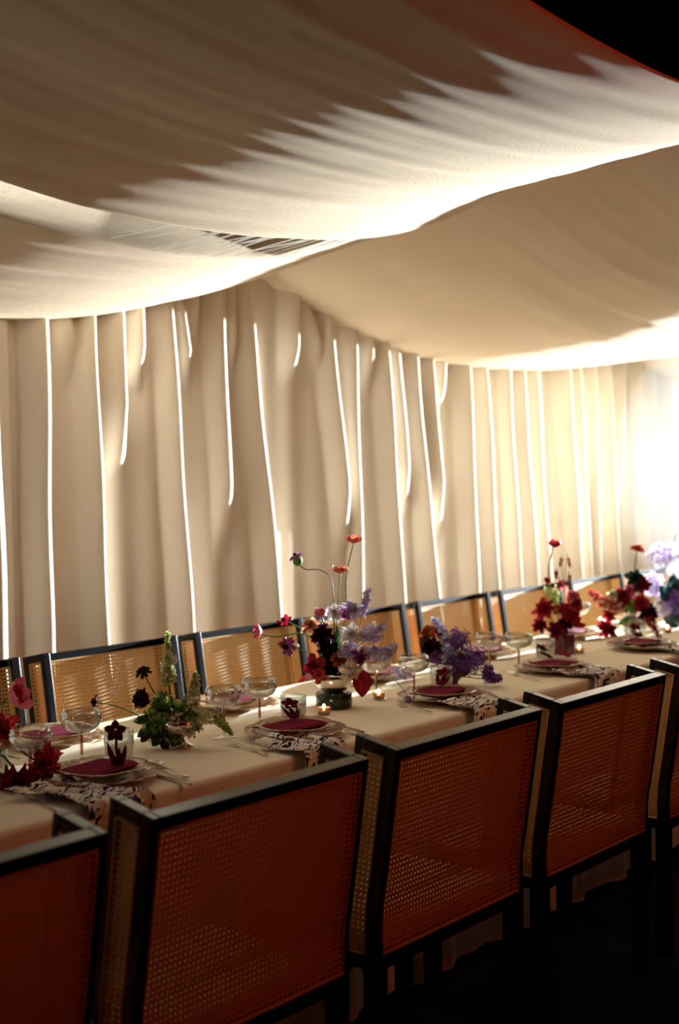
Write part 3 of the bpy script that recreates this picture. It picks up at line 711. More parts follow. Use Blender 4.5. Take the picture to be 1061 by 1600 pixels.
# --- vases
def vbase(p): return Vector((p[0],p[1],ZTOP))
V0 = vbase((1.844,2.622)); V1 = vbase((2.396,2.563)); V2 = vbase((3.101,2.613)); V3 = vbase((3.638,2.537)); V4 = vbase((4.544,2.625)); V5 = vbase((5.260,2.681)); V6 = vbase((5.669,2.685))
t = thing('bud_vase', 'clear glass vase holding the pink and red tulips at the left edge', 'vase', V0)
obj('glass_body', MB().lathe([(.001,0),(.030,0),(.034,.03),(.030,.075),(.033,.095),(.0315,.095),(.0285,.075),(.032,.03),(.028,.005),(.001,.005)],32), mt_glass, t)
t = thing('footed_bowl', 'small silver footed bowl holding the green arrangement', 'bowl', V1)
obj('foot', MB().lathe([(.001,0),(.034,0),(.035,.004),(.018,.012),(.009,.022),(.014,.030)],40), mt_silver, t)
obj('bowl', MB().lathe([(.012,.028),(.034,.036),(.050,.055),(.056,.075),(.0545,.075),(.048,.057),(.03,.041),(.001,.036)],40), mt_silver, t)
t = thing('stone_base', 'round dark green stone block under the silver bowl of the central flowers', 'block', V2)
obj('block', MB().lathe([(.001,0),(.054,0),(.057,.003),(.057,.042),(.054,.046),(.001,.046)],48), mt_green, t)
V2b = V2+Vector((0,0,.046))
t = thing('silver_bowl', 'round silver bowl on the green stone block, holding the central flowers', 'bowl', V2b)
obj('bowl', MB().lathe([(.001,0),(.030,.0),(.034,.004),(.055,.022),(.066,.045),(.064,.062),(.0625,.062),(.064,.045),(.053,.024),(.032,.007),(.001,.005)],48), mt_silver, t)
t = thing('dark_bowl', 'small dark footed bowl under the purple flowers', 'bowl', V3)
obj('bowl', MB().lathe([(.001,0),(.026,0),(.020,.012),(.028,.024),(.046,.042),(.048,.062),(.046,.062),(.044,.044),(.001,.028)],40), plain('dark_glaze',(.06,.02,.03),.15), t)
t = thing('square_vase', 'dark burgundy vase holding the tall red flowers', 'vase', V4)
bb = MB().box((-.034,-.034,0),(.034,.034,.004))
for s in (0,1,2,3): bb.join(MB().box((-.034,-.034,.0),(.034,-.030,.082)), Matrix.Rotation(s*PI/2,4,'Z'))
o = obj('body', bb, plain('burgundy_glaze',(.12,.015,.03),.2), t, False); bevel(o,.002)
t = thing('glass_bowl_vase', 'clear glass bowl holding the far red flowers', 'vase', V5)
obj('glass_body', MB().lathe([(.001,0),(.04,0),(.058,.03),(.06,.055),(.05,.085),(.0485,.085),(.058,.055),(.056,.03),(.038,.004),(.001,.004)],40), mt_glass, t)
t = thing('dark_vase', 'dark teal vase at the right edge holding the lilac flowers', 'vase', V6)
obj('body', MB().lathe([(.001,0),(.035,0),(.045,.03),(.045,.07),(.03,.10),(.028,.10),(.04,.07),(.001,.02)],40), plain('teal_glaze',(.02,.06,.06),.2), t)
R0 = V0+Vector((0,0,.02)); R1 = V1+Vector((0,0,.045)); R2 = V2b+Vector((0,0,.012)); R3 = V3+Vector((0,0,.035)); R4 = V4+Vector((0,0,.008)); R5 = V5+Vector((0,0,.008)); R6 = V6+Vector((0,0,.03))

def simple(root, name, label, group, head, d, build, mid=None, r=.0017, mat='stem', back=.01):
    f = FL(root, name, label, group); h = f.L(head); d = Vector(d).normalized()
    pts = [Vector((0,0,0))] + [f.L(p) for p in (mid or [])] + [h-d*back]
    if not mid: pts.insert(1, Vector((h.x*.35,h.y*.35,h.z*.6)))
    stem(f.t, pts, r, mat); build(f.t, h); return f
G0,G1,G2,G3,G4,G5,G6 = ('flowers in the left edge vase','flowers in the silver footed bowl','flowers in the central silver bowl','flowers in the dark bowl','flowers in the burgundy vase','flowers in the far glass bowl','flowers in the right edge vase')
# --- left edge
h = (1.870,2.590,0.966)
def _b(t,h): cup(t,h-.022*dirv(-.7,.2,.2)*0,dirv(.8,.25,.1),.036,'pink',6,.72,.45,1.15); cup(t,h,dirv(.8,.3,.1),.024,'red',5,.7,.2,1.3)
simple(R0,'parrot_tulip','pink and white open parrot tulip at the left edge, pointing right',G0,h,dirv(.8,.25,.1),_b,[(1.832,2.636,0.890)],.003)
simple(R0,'tulip','deep red bloom with black heart at the left edge under the pink tulip',G0,(1.843,2.576,0.895),dirv(-.1,.3,1),lambda t,h:(ruffle(t,h,dirv(-.1,.2,1),.040,'red',6,3,.14,3),ruffle(t,h+TOCAM*.012,dirv(0,.2,1),.016,'dark',7,2,.1,5,'flower_heart')),None,.0025)
simple(R0,'parrot_tulip','crimson ragged bloom lying over the plate rim at left',G0,(1.904,2.502,0.808),dirv(1,-.25,.35),lambda t,h:(ruffle(t,h-dirv(1,-.25,.3)*.02,dirv(.8,-.25,.5),.052,'red',7,3,.24,8),ruffle(t,h-dirv(1,-.2,.3)*.022,dirv(.9,-.2,.3),.044,'blood',6,2,.22,4)),[(1.849,2.585,0.865),(1.873,2.539,0.836)],.0032,'stem',.02)
simple(R0,'parrot_tulip','almost black ragged bloom hanging over the fork at the left edge',G0,(1.841,2.532,0.788),dirv(.1,-.7,.7),lambda t,h:(ruffle(t,h,dirv(.1,-.6,.8),.052,'blood',7,4,.26,9),ruffle(t,h,dirv(.1,-.6,.8),.036,'dark',7,3,.26,10)),[(1.836,2.584,0.834)],.003)
simple(R0,'blossom','small pale pink blossom on the bud vase at the left edge',G0,(1.833,2.557,0.865),dirv(0,.3,1),lambda t,h:ruffle(t,h,dirv(0,.3,1),.018,'peach',6,2,.2,11))
# --- green arrangement
f = FL(R1,'snapdragon','tall pale green snapdragon spike standing up from the green arrangement',G1); a = [f.L((2.382,2.580,0.886)), f.L((2.377,2.586,0.965)), f.L((2.378,2.585,1.072))]
stem(f.t,[(0,0,0),a[0],a[1],a[2]],.003); spike(f.t,[a[1]-Vector((0,0,.03)),a[1],a[2]],.017,.003,.013,85,'lime'); spike(f.t,[a[1]-Vector((0,0,.01)),a[1].lerp(a[2],.55)],.015,.010,.013,30,'sage'); spike(f.t,[f.L((2.386,2.576,1.002)),f.L((2.389,2.572,0.992))],.006,.006,.012,9,'white')
simple(R1,'scabiosa','flat black-red scabiosa above the round dark one, left of the snapdragon',G1,(2.336,2.636,0.962),dirv(-.2,1,.25),lambda t,h:(ruffle(t,h,dirv(-.2,1,.3),.022,'dark',9,3,.16,21,'bloom',.25)),[(2.358,2.609,0.896),(2.344,2.626,0.934)],.0022,'stem',.0)
simple(R1,'scabiosa','large round black-red scabiosa left in the green arrangement',G1,(2.325,2.634,0.893),dirv(-.5,.2,1),lambda t,h:(ruffle(t,h-TOCAM*.004,dirv(-.5,.2,1),.027,'dark',9,4,.12,22),ballcluster(t,h,.017,.008,90,'dark')))
simple(R1,'scabiosa','small dark scabiosa on a long stem reaching left before the rear chair',G1,(2.253,2.736,0.885),dirv(-1,.15,.1),lambda t,h:(ruffle(t,h+dirv(1,0,0)*.004,dirv(-1,.1,.15),.021,'dark',8,3,.16,23),ruffle(t,h+dirv(1,-.1,0)*.012,dirv(1,0,.1),.008,'sage',5,1,.1,24,'calyx')),[(2.346,2.624,0.827),(2.312,2.664,0.859),(2.276,2.708,0.879)],.0018,'stem',-.008)
for i,(p0,R,mt,lb) in enumerate([((2.358,2.585,0.881),.030,'green','upper bright green hydrangea-like cluster beside the snapdragon stem'),((2.344,2.603,0.843),.032,'green','left dark green leafy cluster in the green arrangement'),((2.371,2.570,0.832),.030,'lime','central lime green cluster in the green arrangement'),
    ((2.351,2.594,0.802),.027,'deep','lower deep green cluster spilling over the silver footed bowl'),((2.396,2.540,0.866),.028,'green','green cluster at the right of the snapdragon stem'),((2.375,2.565,0.794),.020,'green','small green cluster on the rim of the silver footed bowl'),((2.406,2.528,0.828),.024,'lime','lime cluster at the right of the silver footed bowl')]):
    f = FL(R1,'green_hydrangea',lb,G1); c = f.L(p0); stem(f.t,[(0,0,0),c]); ballcluster(f.t,c,R*.85,.0125,75,mt); ballcluster(f.t,c,R*1.0,.009,26,'lime')
for i,(p0,lb) in enumerate([((2.359,2.537,0.848),'cream berry-like blossom cluster in the middle of the green arrangement'),((2.368,2.527,0.822),'cream blossom cluster low in the green arrangement above the bowl'),((2.386,2.505,0.885),'cream blossom cluster at the upper right of the green arrangement'),((2.379,2.514,0.808),'cream blossom cluster at the right rim of the footed bowl')]):
    f = FL(R1,'cream_blossom',lb,G1); c = f.L(p0); stem(f.t,[(0,0,0),c]); mb = MB()
    for k in range(16): mb.ball(c+Vector((J(.014),J(.014),J(.014))), random.uniform(.003,.0058), 8, 5)
    o = obj('berries', mb, PM['cream'], f.t); o['kind'] = 'stuff'
f = FL(R1,'stock_spike','cream and green flower spike leaning right beside the coupe glass',G1); a=[f.L((2.408,2.549,0.860)),f.L((2.422,2.532,0.903)),f.L((2.425,2.529,0.960))]; stem(f.t,[(0,0,0)]+a,.0025); spike(f.t,a,.024,.004,.013,110,'sage'); spike(f.t,a[1:],.016,.003,.011,30,'lime')
f = FL(R1,'stock_spike','green tapering spike drooping right over the cloth from the green arrangement',G1); a=[f.L((2.409,2.501,0.851)),f.L((2.423,2.452,0.850)),f.L((2.449,2.422,0.804))]; stem(f.t,[(0,0,0)]+a,.0025); spike(f.t,a[:2],.020,.016,.012,50,'sage'); spike(f.t,a[1:],.013,.002,.012,60,'lime')
f = FL(R1,'leaf_sprig','dark leaves low at the left of the silver footed bowl',G1)
for (p0,p1) in [((2.337,2.603,0.830),(2.308,2.638,0.793)),((2.335,2.606,0.848),(2.302,2.645,0.835)),((2.332,2.609,0.813),(2.314,2.630,0.779)),((2.347,2.591,0.796),(2.334,2.607,0.768)),((2.402,2.524,0.811),(2.419,2.504,0.835)),((2.353,2.584,0.787),(2.360,2.575,0.757))]:
    leaf(f.t,f.L(p0),f.L(p1),.013,random.choice(('dark','deep','green')))
stem(f.t,[(0,0,0),f.L((2.337,2.603,0.827))])
f = FL(R1,'leaf_sprig','bright green leaves around the snapdragon foot',G1)
for k in range(16):
    a = f.L((2.350,2.572,0.849))+RIGHT*J(.05)+ZU*J(.04); leaf(f.t,a,a+RIGHT*J(.03)+ZU*(.01+J(.02))+TOCAM*J(.02),.010,random.choice(('green','lime','deep')))
stem(f.t,[(0,0,0),f.L((2.357,2.579,0.847))])
# --- central arrangement
def tul(u,v,*a): pass
simple(R2,'tulip','topmost coral tulip of the central flowers, on the tallest stem',G2,(3.146,2.559,1.289),dirv(.05,1,.1),lambda t,h:(cup(t,h-ZU*.014,dirv(.05,1,.05),.0270,'coral',7,.62,.30,1.0),cup(t,h-ZU*.012,dirv(.05,1,.05),.015,'orange',5,.6,.2,1.2)),[(3.128,2.581,1.053),(3.131,2.578,1.173)],.0022,'stem',.014)
simple(R2,'tulip','second coral tulip just below and left of the topmost one',G2,(3.103,2.580,1.197),dirv(0,1,.1),lambda t,h:(cup(t,h-ZU*.014,dirv(0,1,.05),.0255,'coral',7,.62,.25,1.0),cup(t,h-ZU*.012,dirv(.05,1,.05),.014,'orange',5,.6,.2,1.2)),[(3.101,2.598,1.034)],.0022,'stem',.014)
simple(R2,'scabiosa_pod','purple-tufted green seed head on a curling stem at the upper left of the central flowers',G2,(3.033,2.696,1.224),dirv(-.4,.9,.1),lambda t,h:(obj('pod',MB().ball(h,.0155,12,8,(1,1,1.15)),PM['green'],t),ruffle(t,h+dirv(-.4,.9,0)*.008,dirv(-.4,.9,.1),.021,'magenta',11,2,.2,31,'tuft'),ruffle(t,h-dirv(-.4,.9,0)*.010,dirv(.4,-.9,.1),.010,'lime',7,1,.2,32,'calyx')),[(3.103,2.611,1.073),(3.099,2.616,1.164),(3.077,2.642,1.193),(3.052,2.673,1.195),(3.039,2.688,1.206)],.0018,'browns',.012)
simple(R2,'tulip','red tulip with pale edges in the upper middle of the central flowers',G2,(3.056,2.621,1.065),dirv(-.1,1,.1),lambda t,h:(cup(t,h-ZU*.018,dirv(-.1,1,.1),.022,'pink',6,.7,-.05,1.5),cup(t,h-ZU*.016,dirv(-.1,1,.1),.0195,'red',6,.75,-.1,1.5)),None,.0025,'stem',.018)
simple(R2,'double_tulip','peach double tulip left of the red one in the central flowers',G2,(3.032,2.649,1.026),dirv(-.3,.7,.6),lambda t,h:(ruffle(t,h-dirv(-.3,.7,.5)*.016,dirv(-.3,.8,.4),.036,'peach',7,3,.12,33),ruffle(t,h-dirv(-.3,.7,.5)*.012,dirv(-.3,.8,.4),.029,'orange',7,3,.12,34)),None,.0025)
simple(R2,'tulip','pink and white tulip on a long stem reaching far left from the central flowers',G2,(2.932,2.785,1.005),dirv(-1,.1,.15),lambda t,h:(cup(t,h+dirv(1,0,0)*.020,dirv(-1,.05,.15),.0225,'pink',6,.7,.15,1.4),cup(t,h+dirv(1,0,0)*.018,dirv(-1,0,.1),.019,'red',6,.6,.1,1.45)),[(3.060,2.632,0.956),(3.022,2.678,0.997),(2.971,2.739,0.988)],.0024,'stem',-.018)
simple(R2,'orchid','small crimson and white blossom left of the peach double tulip',G2,(3.008,2.726,1.035),dirv(-.6,.3,.7),lambda t,h:(ruffle(t,h,dirv(-.6,.3,.7),.022,'blood',5,2,.2,35),ruffle(t,h+dirv(1,.2,.3)*.014,dirv(.5,.5,.7),.013,'white',5,1,.2,36),ruffle(t,h+dirv(-1,-.1,.1)*.018,dirv(-.9,.1,.3),.016,'red',5,1,.2,37)),[(3.062,2.660,0.974)])
simple(R2,'helleborus','rusty near-black bloom with a white petal at the left of the central flowers',G2,(2.991,2.699,0.959),dirv(-.5,-.1,.8),lambda t,h:(ruffle(t,h,dirv(-.5,0,.8),.034,'dark',6,2,.2,38),ruffle(t,h+dirv(-1,.4,.1)*.016,dirv(-.6,.3,.7),.020,'brown',5,2,.2,39),ruffle(t,h+dirv(1,.1,.3)*.022,dirv(.6,.2,.7),.018,'white',4,1,.3,40)),[(3.068,2.653,0.913)])
simple(R2,'white_narcissus','white ragged blossom at the top centre of the central flowers',G2,(3.075,2.583,1.061),dirv(0,.3,1),lambda t,h:(ruffle(t,h,dirv(-.1,.3,1),.033,'white',7,3,.2,41)),None,.0025)
simple(R2,'iris','lilac and violet ruffled iris right of the white ragged blossom',G2,(3.111,2.555,1.066),dirv(.3,.6,.8),lambda t,h:(ruffle(t,h+RIGHT*.006,dirv(.4,.5,.8),.036,'lilac',6,3,.2,42),ruffle(t,h+dirv(-.5,-.3,.6)*.016,dirv(-.5,-.5,.9),.024,'magenta',4,2,.2,43)),None,.0025)
simple(R2,'lilac_spike','upright pale lilac spike at the top right of the central flowers',G2,(3.173,2.527,1.132),dirv(.15,1,0),lambda t,h:(spike(t,[Vector((3.157,2.547,1.052))-R2,Vector((3.169,2.532,1.096))-R2,h],.015,.007,.0095,110,'lilac'),),[(3.147,2.558,0.972),(3.161,2.542,1.062)])
simple(R2,'white_iris','large white ruffled bloom in the middle right of the central flowers',G2,(3.098,2.539,0.994),dirv(.1,.2,1),lambda t,h:(ruffle(t,h,dirv(0,.2,1),.038,'white',6,3,.18,44),ruffle(t,h+dirv(.7,0,0)*.02,dirv(.6,0,.8),.022,'cream',5,2,.18,45)),None,.0025)
simple(R2,'lilac_spike','lilac cluster right of the large white bloom',G2,(3.152,2.505,0.995),dirv(.5,.5,.5),lambda t,h:ballcluster(t,h,.028,.0095,120,'lilac',(1.3,.9,.8)))
simple(R2,'delphinium_spray','short blue-lilac spray pointing right, uppermost of those at the right of the central flowers',G2,(3.188,2.478,1.007),dirv(1,.2,0),lambda t,h:(spike(t,[Vector((3.160,2.512,0.997))-R2,Vector((3.178,2.490,1.003))-R2,Vector((3.191,2.475,1.021))-R2],.010,.009,.0085,60,'blue')),[(3.136,2.540,0.954)])
simple(R2,'delphinium_spray','long blue-lilac spray curling up at its tip toward the pale coupe glass',G2,(3.197,2.451,0.953),dirv(.8,.5,0),lambda t,h:(spike(t,[Vector((3.141,2.518,0.935))-R2,Vector((3.177,2.476,0.926))-R2,Vector((3.195,2.454,0.937))-R2,Vector((3.201,2.446,0.961))-R2],.020,.008,.0095,150,'lilac'),spike(t,[Vector((3.146,2.497,0.940))-R2,Vector((3.171,2.466,0.935))-R2,Vector((3.193,2.440,0.963))-R2],.016,.008,.0085,60,'blue')),[(3.128,2.534,0.915)])
simple(R2,'lilac_spike','pale lilac cluster between the white bloom and the violet iris',G2,(3.094,2.544,0.946),dirv(0,.2,1),lambda t,h:ballcluster(t,h,.025,.0095,110,'lilac',(1.2,.8,.9)))
simple(R2,'iris','deep violet iris at the lower right of the central flowers',G2,(3.100,2.506,0.929),dirv(.2,-.1,1),lambda t,h:(ruffle(t,h,dirv(.2,0,1),.030,'magenta',5,3,.25,46),ruffle(t,h+dirv(1,.5,-.1)*.020,dirv(.6,.3,.7),.024,'lilac',5,2,.2,47)),None,.0025)
simple(R2,'iris','blush white ruffled iris fall hanging over the silver bowl',G2,(3.083,2.526,0.878),dirv(-.1,-.4,1),lambda t,h:(ruffle(t,h+ZU*.006,dirv(-.1,-.3,1),.040,'cream',5,2,.14,48,'bloom',.1),ruffle(t,h+ZU*.01,dirv(-.1,-.3,1),.032,'white',4,2,.14,49)),None,.0025)
simple(R2,'ranunculus','rust brown ranunculus low in the centre of the central flowers',G2,(3.066,2.562,0.918),dirv(-.1,.2,1),lambda t,h:(ruffle(t,h,dirv(-.1,.2,1),.025,'brown',7,4,.16,50)),None,.0025)
for (p0,R,lb) in [((3.066,2.624,0.992),.040,'upper near-black ruffled bloom in the heart of the central flowers'),((3.079,2.609,0.945),.038,'middle near-black ruffled bloom in the heart of the central flowers'),((3.082,2.605,0.879),.034,'lowest near-black ruffled bloom just above the silver bowl rim')]:
    p = p0
    simple(R2,'dark_dahlia',lb,G2,p,dirv(-.3,.3,.9),lambda t,h:ruffle(t,h,dirv(-.3,.3,.9),R,'dark',9,4,.22,int(p0[0]*977)%997))
simple(R2,'anthurium','large dark red rounded bloom at the lower left of the central flowers',G2,(3.024,2.628,0.900),dirv(-.4,.1,.9),lambda t,h:(ruffle(t,h,dirv(-.4,.2,.9),.040,'blood',4,2,.06,51),ruffle(t,h+TOCAM*.006,dirv(-.3,.2,.9),.018,'dark',6,2,.1,52,'flower_heart')),None,.0025)
simple(R2,'tulip','small red tulip with yellow base at the left rim of the silver bowl',G2,(3.021,2.601,0.871),dirv(-.2,-.2,1),lambda t,h:(ruffle(t,h,dirv(-.1,.2,1),.026,'red',5,2,.2,53),ruffle(t,h-ZU*.012+TOCAM*.006,dirv(0,-.5,1),.012,'lime',6,2,.2,54,'flower_heart')),None,.0025)
f = FL(R2,'anthurium_leaf','heart-shaped dark red leaf hanging from the right of the central flowers over the table',G2); a=f.L((3.112,2.506,0.887)); b=f.L((3.103,2.501,0.802))
stem(f.t,[(0,0,0),f.L((3.115,2.534,0.887)),a],.002); o = leaf(f.t,a,b,.030,'blood',.35,.05)
f = FL(R2,'anthurium_leaf','narrow pink-tipped dark leaf pointing left below the large dark red bloom',G2); leaf(f.t,f.L((3.038,2.642,0.873)),f.L((3.005,2.682,0.846)),.009,'pink'); stem(f.t,[(0,0,0),f.L((3.038,2.642,0.873))])
f = FL(R2,'leaf_sprig','deep green leaves in the heart of the central flowers',G2)
for (p0,p1) in [((3.106,2.607,0.892),(3.099,2.593,1.024)),((3.100,2.615,0.872),(3.061,2.638,0.995)),((3.113,2.600,0.882),(3.124,2.562,0.893)),((3.087,2.631,0.862),(3.101,2.591,0.838)),((3.093,2.623,0.852),(3.037,2.667,0.876)),((3.113,2.600,0.872),(3.121,2.566,0.974)),((3.100,2.615,0.892),(3.076,2.620,0.965))]:
    leaf(f.t,f.L(p0),f.L(p1),.013,'deep')
stem(f.t,[(0,0,0),f.L((3.100,2.615,0.872))])
f = FL(R2,'clematis_tendril','thin tendril with tiny blue buds arching right from the central flowers to the fork',G2)
a=[f.L((3.112,2.522,0.868)),f.L((3.142,2.470,0.875)),f.L((3.154,2.424,0.865)),f.L((3.169,2.392,0.827)),f.L((3.173,2.371,0.791))]; stem(f.t,[(0,0,0)]+a,.0011); ballcluster(f.t,f.L((3.170,2.374,0.799)),.010,.006,26,'purple'); ballcluster(f.t,f.L((3.155,2.455,0.864)),.006,.005,14,'blue')
# --- purple arrangement
simple(R3,'lilac_spray','lone lilac blossom on a thin stem reaching left behind the coupe glass',G3,(3.530,2.666,0.812),dirv(-1,0,.3),lambda t,h:ballcluster(t,h,.026,.010,95,'lilac',(1.3,.9,.75)),[(3.616,2.563,0.834),(3.574,2.614,0.822)],.0016)
simple(R3,'ranunculus','orange-brown ruffled bloom at the top left of the purple flowers',G3,(3.591,2.562,0.951),dirv(.2,.5,.8),lambda t,h:ruffle(t,h,dirv(.2,.5,.8),.030,'orange',7,4,.18,61))
simple(R3,'ranunculus','rusty dark bloom behind the orange-brown one',G3,(3.589,2.596,0.940),dirv(-.4,.6,.6),lambda t,h:ruffle(t,h,dirv(-.4,.6,.6),.032,'brown',7,4,.2,62))
simple(R3,'helleborus','near-black bloom at the left of the purple flowers',G3,(3.572,2.569,0.900),dirv(-.4,.1,.9),lambda t,h:ruffle(t,h,dirv(-.4,.1,.9),.042,'dark',7,4,.2,63))
simple(R3,'lilac_spike','long pale blue spike leaning left at the top of the purple flowers',G3,(3.573,2.568,1.000),dirv(-.4,1,0),lambda t,h:(spike(t,[Vector((3.595,2.526,0.905))-R3,Vector((3.587,2.535,0.959))-R3,h],.016,.010,.011,120,'blue')),[(3.605,2.529,0.881)])
for (p0,R,mt,sq,lb) in [((3.628,2.502,0.918),.036,'purple',(1,.9,1.1),'upright violet sea-lavender puff at the top right of the purple flowers'),((3.658,2.465,0.854),.042,'purple',(1.25,.9,.9),'large violet puff at the right of the purple flowers'),((3.606,2.529,0.886),.034,'blue',(1.2,.8,.9),'blue-lilac cluster in the middle of the purple flowers'),
     ((3.583,2.556,0.873),.032,'purple',(1.3,.8,.7),'violet cluster at the lower left of the purple flowers'),((3.622,2.509,0.842),.034,'purple',(1.1,.8,.9),'low violet cluster over the dark bowl'),((3.692,2.424,0.809),.020,'purple',(1,.8,1.3),'small violet tuft drooping right from the purple flowers'),((3.708,2.406,0.792),.018,'purple',(1.4,.8,.6),'outermost violet tuft at the right tip of the purple flowers')]:
    p = p0
    simple(R3,'statice',lb,G3,p,dirv(.3,.6,.5),lambda t,h:ballcluster(t,h,R,.009,int(60+3200*R),mt,sq))
f = FL(R3,'leaf_sprig','dark leaves under the purple flowers',G3)
for (p0,p1) in [((3.638,2.537,0.816),(3.594,2.574,0.844)),((3.646,2.526,0.811),(3.670,2.482,0.812)),((3.638,2.536,0.822),(3.622,2.540,0.890)),((3.644,2.530,0.820),(3.653,2.503,0.878))]: leaf(f.t,f.L(p0),f.L(p1),.016,'dark')
stem(f.t,[(0,0,0),f.L((3.639,2.535,0.822))])
# --- tall red arrangement
simple(R4,'poppy','red bloom on the tallest stem of the tall red flowers',G4,(4.524,2.649,1.210),dirv(.2,1,.2),lambda t,h:(cup(t,h-ZU*.02,dirv(.1,1,.1),.026,'red',6,.8,0,1.3),ruffle(t,h-ZU*.012,dirv(.1,1,.1),.024,'blood',6,2,.15,71),ruffle(t,h+dirv(1,.4,.2)*.016,dirv(.6,.8,.2),.012,'white',4,1,.2,72)),[(4.532,2.640,0.923),(4.508,2.668,1.077)],.0026,'stem',.02)
f = FL(R4,'amaranth','drooping seed heads on thin arching stems in the tall red flowers',G4)
for (p0,p1) in [((4.543,2.626,1.158),(4.538,2.632,1.115)),((4.556,2.610,1.163),(4.564,2.601,1.111)),((4.530,2.642,1.107),(4.528,2.644,1.066)),((4.561,2.605,1.094),(4.564,2.601,1.050))]:
    a=f.L(p0); b=f.L(p1); stem(f.t,[(0,0,0),f.L((4.549,2.619,0.999)),(a+f.L((4.549,2.619,0.999)))/2+Vector((J(.01),0,0)),a,b],.0011); spike(f.t,[a.lerp(b,.3),b],.006,.004,.007,26,'brown')
for (p0,R,mt,lb) in [((4.470,2.667,0.944),.044,'red','crimson bloom at the left of the tall red flowers'),((4.458,2.682,0.881),.032,'blood','dark red bloom lowest at the left of the tall red flowers'),((4.505,2.625,0.862),.040,'blood','deep red bloom just above the burgundy vase'),((4.539,2.583,0.910),.042,'red','bright red bloom at the right of the tall red flowers'),
     ((4.515,2.613,0.938),.036,'red','bright red bloom in the middle of the tall red flowers'),((4.542,2.581,0.989),.032,'pink','coral pink bloom at the upper right of the tall red flowers'),((4.546,2.575,0.963),.034,'red','red bloom beneath the coral pink one'),((4.528,2.597,0.887),.036,'dark','near-black bloom in the heart of the tall red flowers'),((4.513,2.616,1.040),.022,'pink','small pink bloom below the drooping seed heads'),((4.477,2.658,1.059),.020,'red','small red star-shaped bloom at the upper left of the tall red flowers')]:
    p = p0
    simple(R4,'red_blossom',lb,G4,p,dirv(-.1,.5,.8),lambda t,h:ruffle(t,h,dirv(J(.5),.4,.8),R,mt,7,4,.22,int(p0[0]*977)%997))
f = FL(R4,'heuchera_spray','narrow red spray pointing right, beside the tall red flowers',G4); a=[f.L((4.539,2.584,0.894)),f.L((4.573,2.543,0.878))]; stem(f.t,[(0,0,0)]+a); spike(f.t,a,.016,.005,.012,40,'red')
f = FL(R4,'leaf_sprig','pale green leaves in the upper part of the tall red flowers',G4)
for (p0,p1) in [((4.520,2.638,0.949),(4.505,2.640,1.032)),((4.510,2.650,0.962),(4.495,2.652,1.015)),((4.501,2.661,1.001),(4.479,2.672,1.040)),((4.523,2.634,0.988),(4.510,2.634,1.065)),((4.511,2.648,0.924),(4.528,2.613,0.975))]: leaf(f.t,f.L(p0),f.L(p1),.014,'lime' if p1[2]>1.0 else 'green')
stem(f.t,[(0,0,0),f.L((4.522,2.651,0.961))])
f = FL(R4,'leaf_sprig','burgundy pointed leaf falling from the burgundy vase to the plate',G4); leaf(f.t,f.L((4.500,2.600,0.788)),f.L((4.483,2.542,0.726)),.010,'blood'); stem(f.t,[(0,0,0),(0,0,.08),f.L((4.500,2.600,0.788))])
# --- far red arrangement
simple(R5,'ranunculus','round coral bloom on an upright stem above the far red flowers',G5,(5.273,2.665,1.148),dirv(.1,1,.2),lambda t,h:(ruffle(t,h-ZU*.012,dirv(.1,1,.2),.034,'coral',8,4,.1,81),ruffle(t,h-ZU*.01,dirv(.1,1,.2),.028,'red',8,3,.1,82)),[(5.261,2.679,0.997)],.0028,'stem',.012)
for (p0,R,mt,lb) in [((5.252,2.644,0.985),.046,'blood','dark red bloom high in the far red flowers'),((5.238,2.661,1.014),.040,'teal','dark teal leafy head at the top of the far red flowers'),((5.201,2.705,0.930),.044,'blood','brownish red bloom at the left of the far red flowers'),((5.252,2.644,0.900),.046,'red','red bloom at the right of the far red flowers'),
    ((5.161,2.754,0.851),.030,'red','small round red bloom left of the far red flowers'),((5.155,2.761,0.789),.046,'blood','crimson bloom lying low left of the far red flowers'),((5.193,2.714,0.893),.034,'peach','dusty pink bloom in the far red flowers'),((5.269,2.623,0.862),.050,'dark','dark plum bloom low at the right of the far red flowers'),((5.223,2.679,0.957),.034,'pink','pink bloom in the upper middle of the far red flowers'),((5.176,2.736,0.944),.026,'sage','pale green-white blossom at the upper left of the far red flowers')]:
    p = p0
    simple(R5,'red_blossom',lb,G5,p,dirv(-.1,.5,.8),lambda t,h:ruffle(t,h,dirv(J(.5),.4,.8),R,mt,7,4,.22,int(p0[0]*977)%997))
f = FL(R5,'astilbe','dusty rose feathery spray pointing up left from the far red flowers',G5); a=[f.L((5.188,2.721,0.887)),f.L((5.143,2.775,0.917)),f.L((5.111,2.814,0.963))]; stem(f.t,[(0,0,0)]+a); spike(f.t,a,.030,.010,.014,110,'red'); spike(f.t,a,.032,.012,.013,60,'peach')
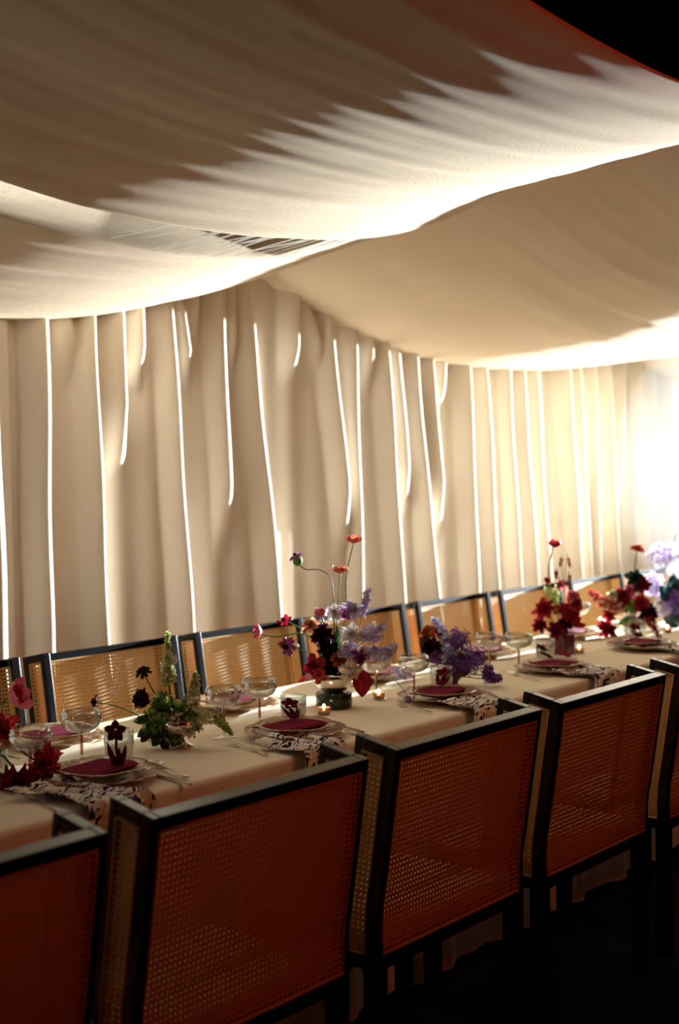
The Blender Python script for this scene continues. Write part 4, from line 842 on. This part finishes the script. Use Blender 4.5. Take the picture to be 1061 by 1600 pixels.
f = FL(R5,'amaranth','long red hanging spray falling right over the plate by the right edge',G5); a=[f.L((5.245,2.605,0.846)),f.L((5.230,2.561,0.793)),f.L((5.214,2.518,0.739))]; stem(f.t,[(0,0,0),(.02,-.01,.1)]+a); spike(f.t,a[:2],.020,.008,.012,50,'blood'); spike(f.t,a[1:],.008,.008,.010,30,'blood')
f = FL(R5,'leaf_sprig','green leaves in the far red flowers',G5)
for (p0,p1) in [((5.226,2.675,0.858),(5.214,2.674,0.958)),((5.215,2.688,0.872),(5.196,2.696,0.945)),((5.233,2.666,0.858),(5.235,2.648,0.929)),((5.224,2.677,0.844),(5.178,2.717,0.817))]: leaf(f.t,f.L(p0),f.L(p1),.016,'green')
stem(f.t,[(0,0,0),f.L((5.253,2.689,0.860))])
# --- right edge arrangement
for (p0,R,mt,sq,lb) in [((5.616,2.701,1.103),.056,'lilac',(1.4,1,.8),'topmost white-lilac hydrangea head near the right edge'),((5.658,2.651,1.045),.052,'white',(1,1,1.2),'white-lilac hydrangea head cut by the right edge'),((5.646,2.666,0.895),.066,'purple',(1.2,1,.9),'lavender head low at the right edge'),((5.585,2.739,0.957),.040,'lilac',(1,1,1.1),'lavender head at the left of the right edge flowers'),((5.615,2.703,0.851),.044,'lilac',(1.2,1,.8),'pale lavender head above the dark teal vase')]:
    p = p0
    simple(R6,'hydrangea',lb,G6,p,dirv(0,1,.2),lambda t,h:ballcluster(t,h,R,.013,int(50+2600*R),mt,sq))
f = FL(R6,'leaf_sprig','large dark teal leaves in the right edge flowers',G6)
for (p0,p1) in [((5.610,2.662,0.884),(5.563,2.703,0.960)),((5.610,2.662,0.913),(5.605,2.652,1.018)),((5.606,2.667,0.899),(5.630,2.623,0.988)),((5.610,2.663,0.854),(5.635,2.617,0.884))]: leaf(f.t,f.L(p0),f.L(p1),.035,'teal')
stem(f.t,[(0,0,0),f.L((5.638,2.676,0.881))])
f = FL(R6,'grass_blade','thin dark stem rising alone above the right edge flowers',G6); stem(f.t,[(0,0,0),f.L((5.661,2.695,0.998)),f.L((5.679,2.673,1.193))],.0022,'browns')
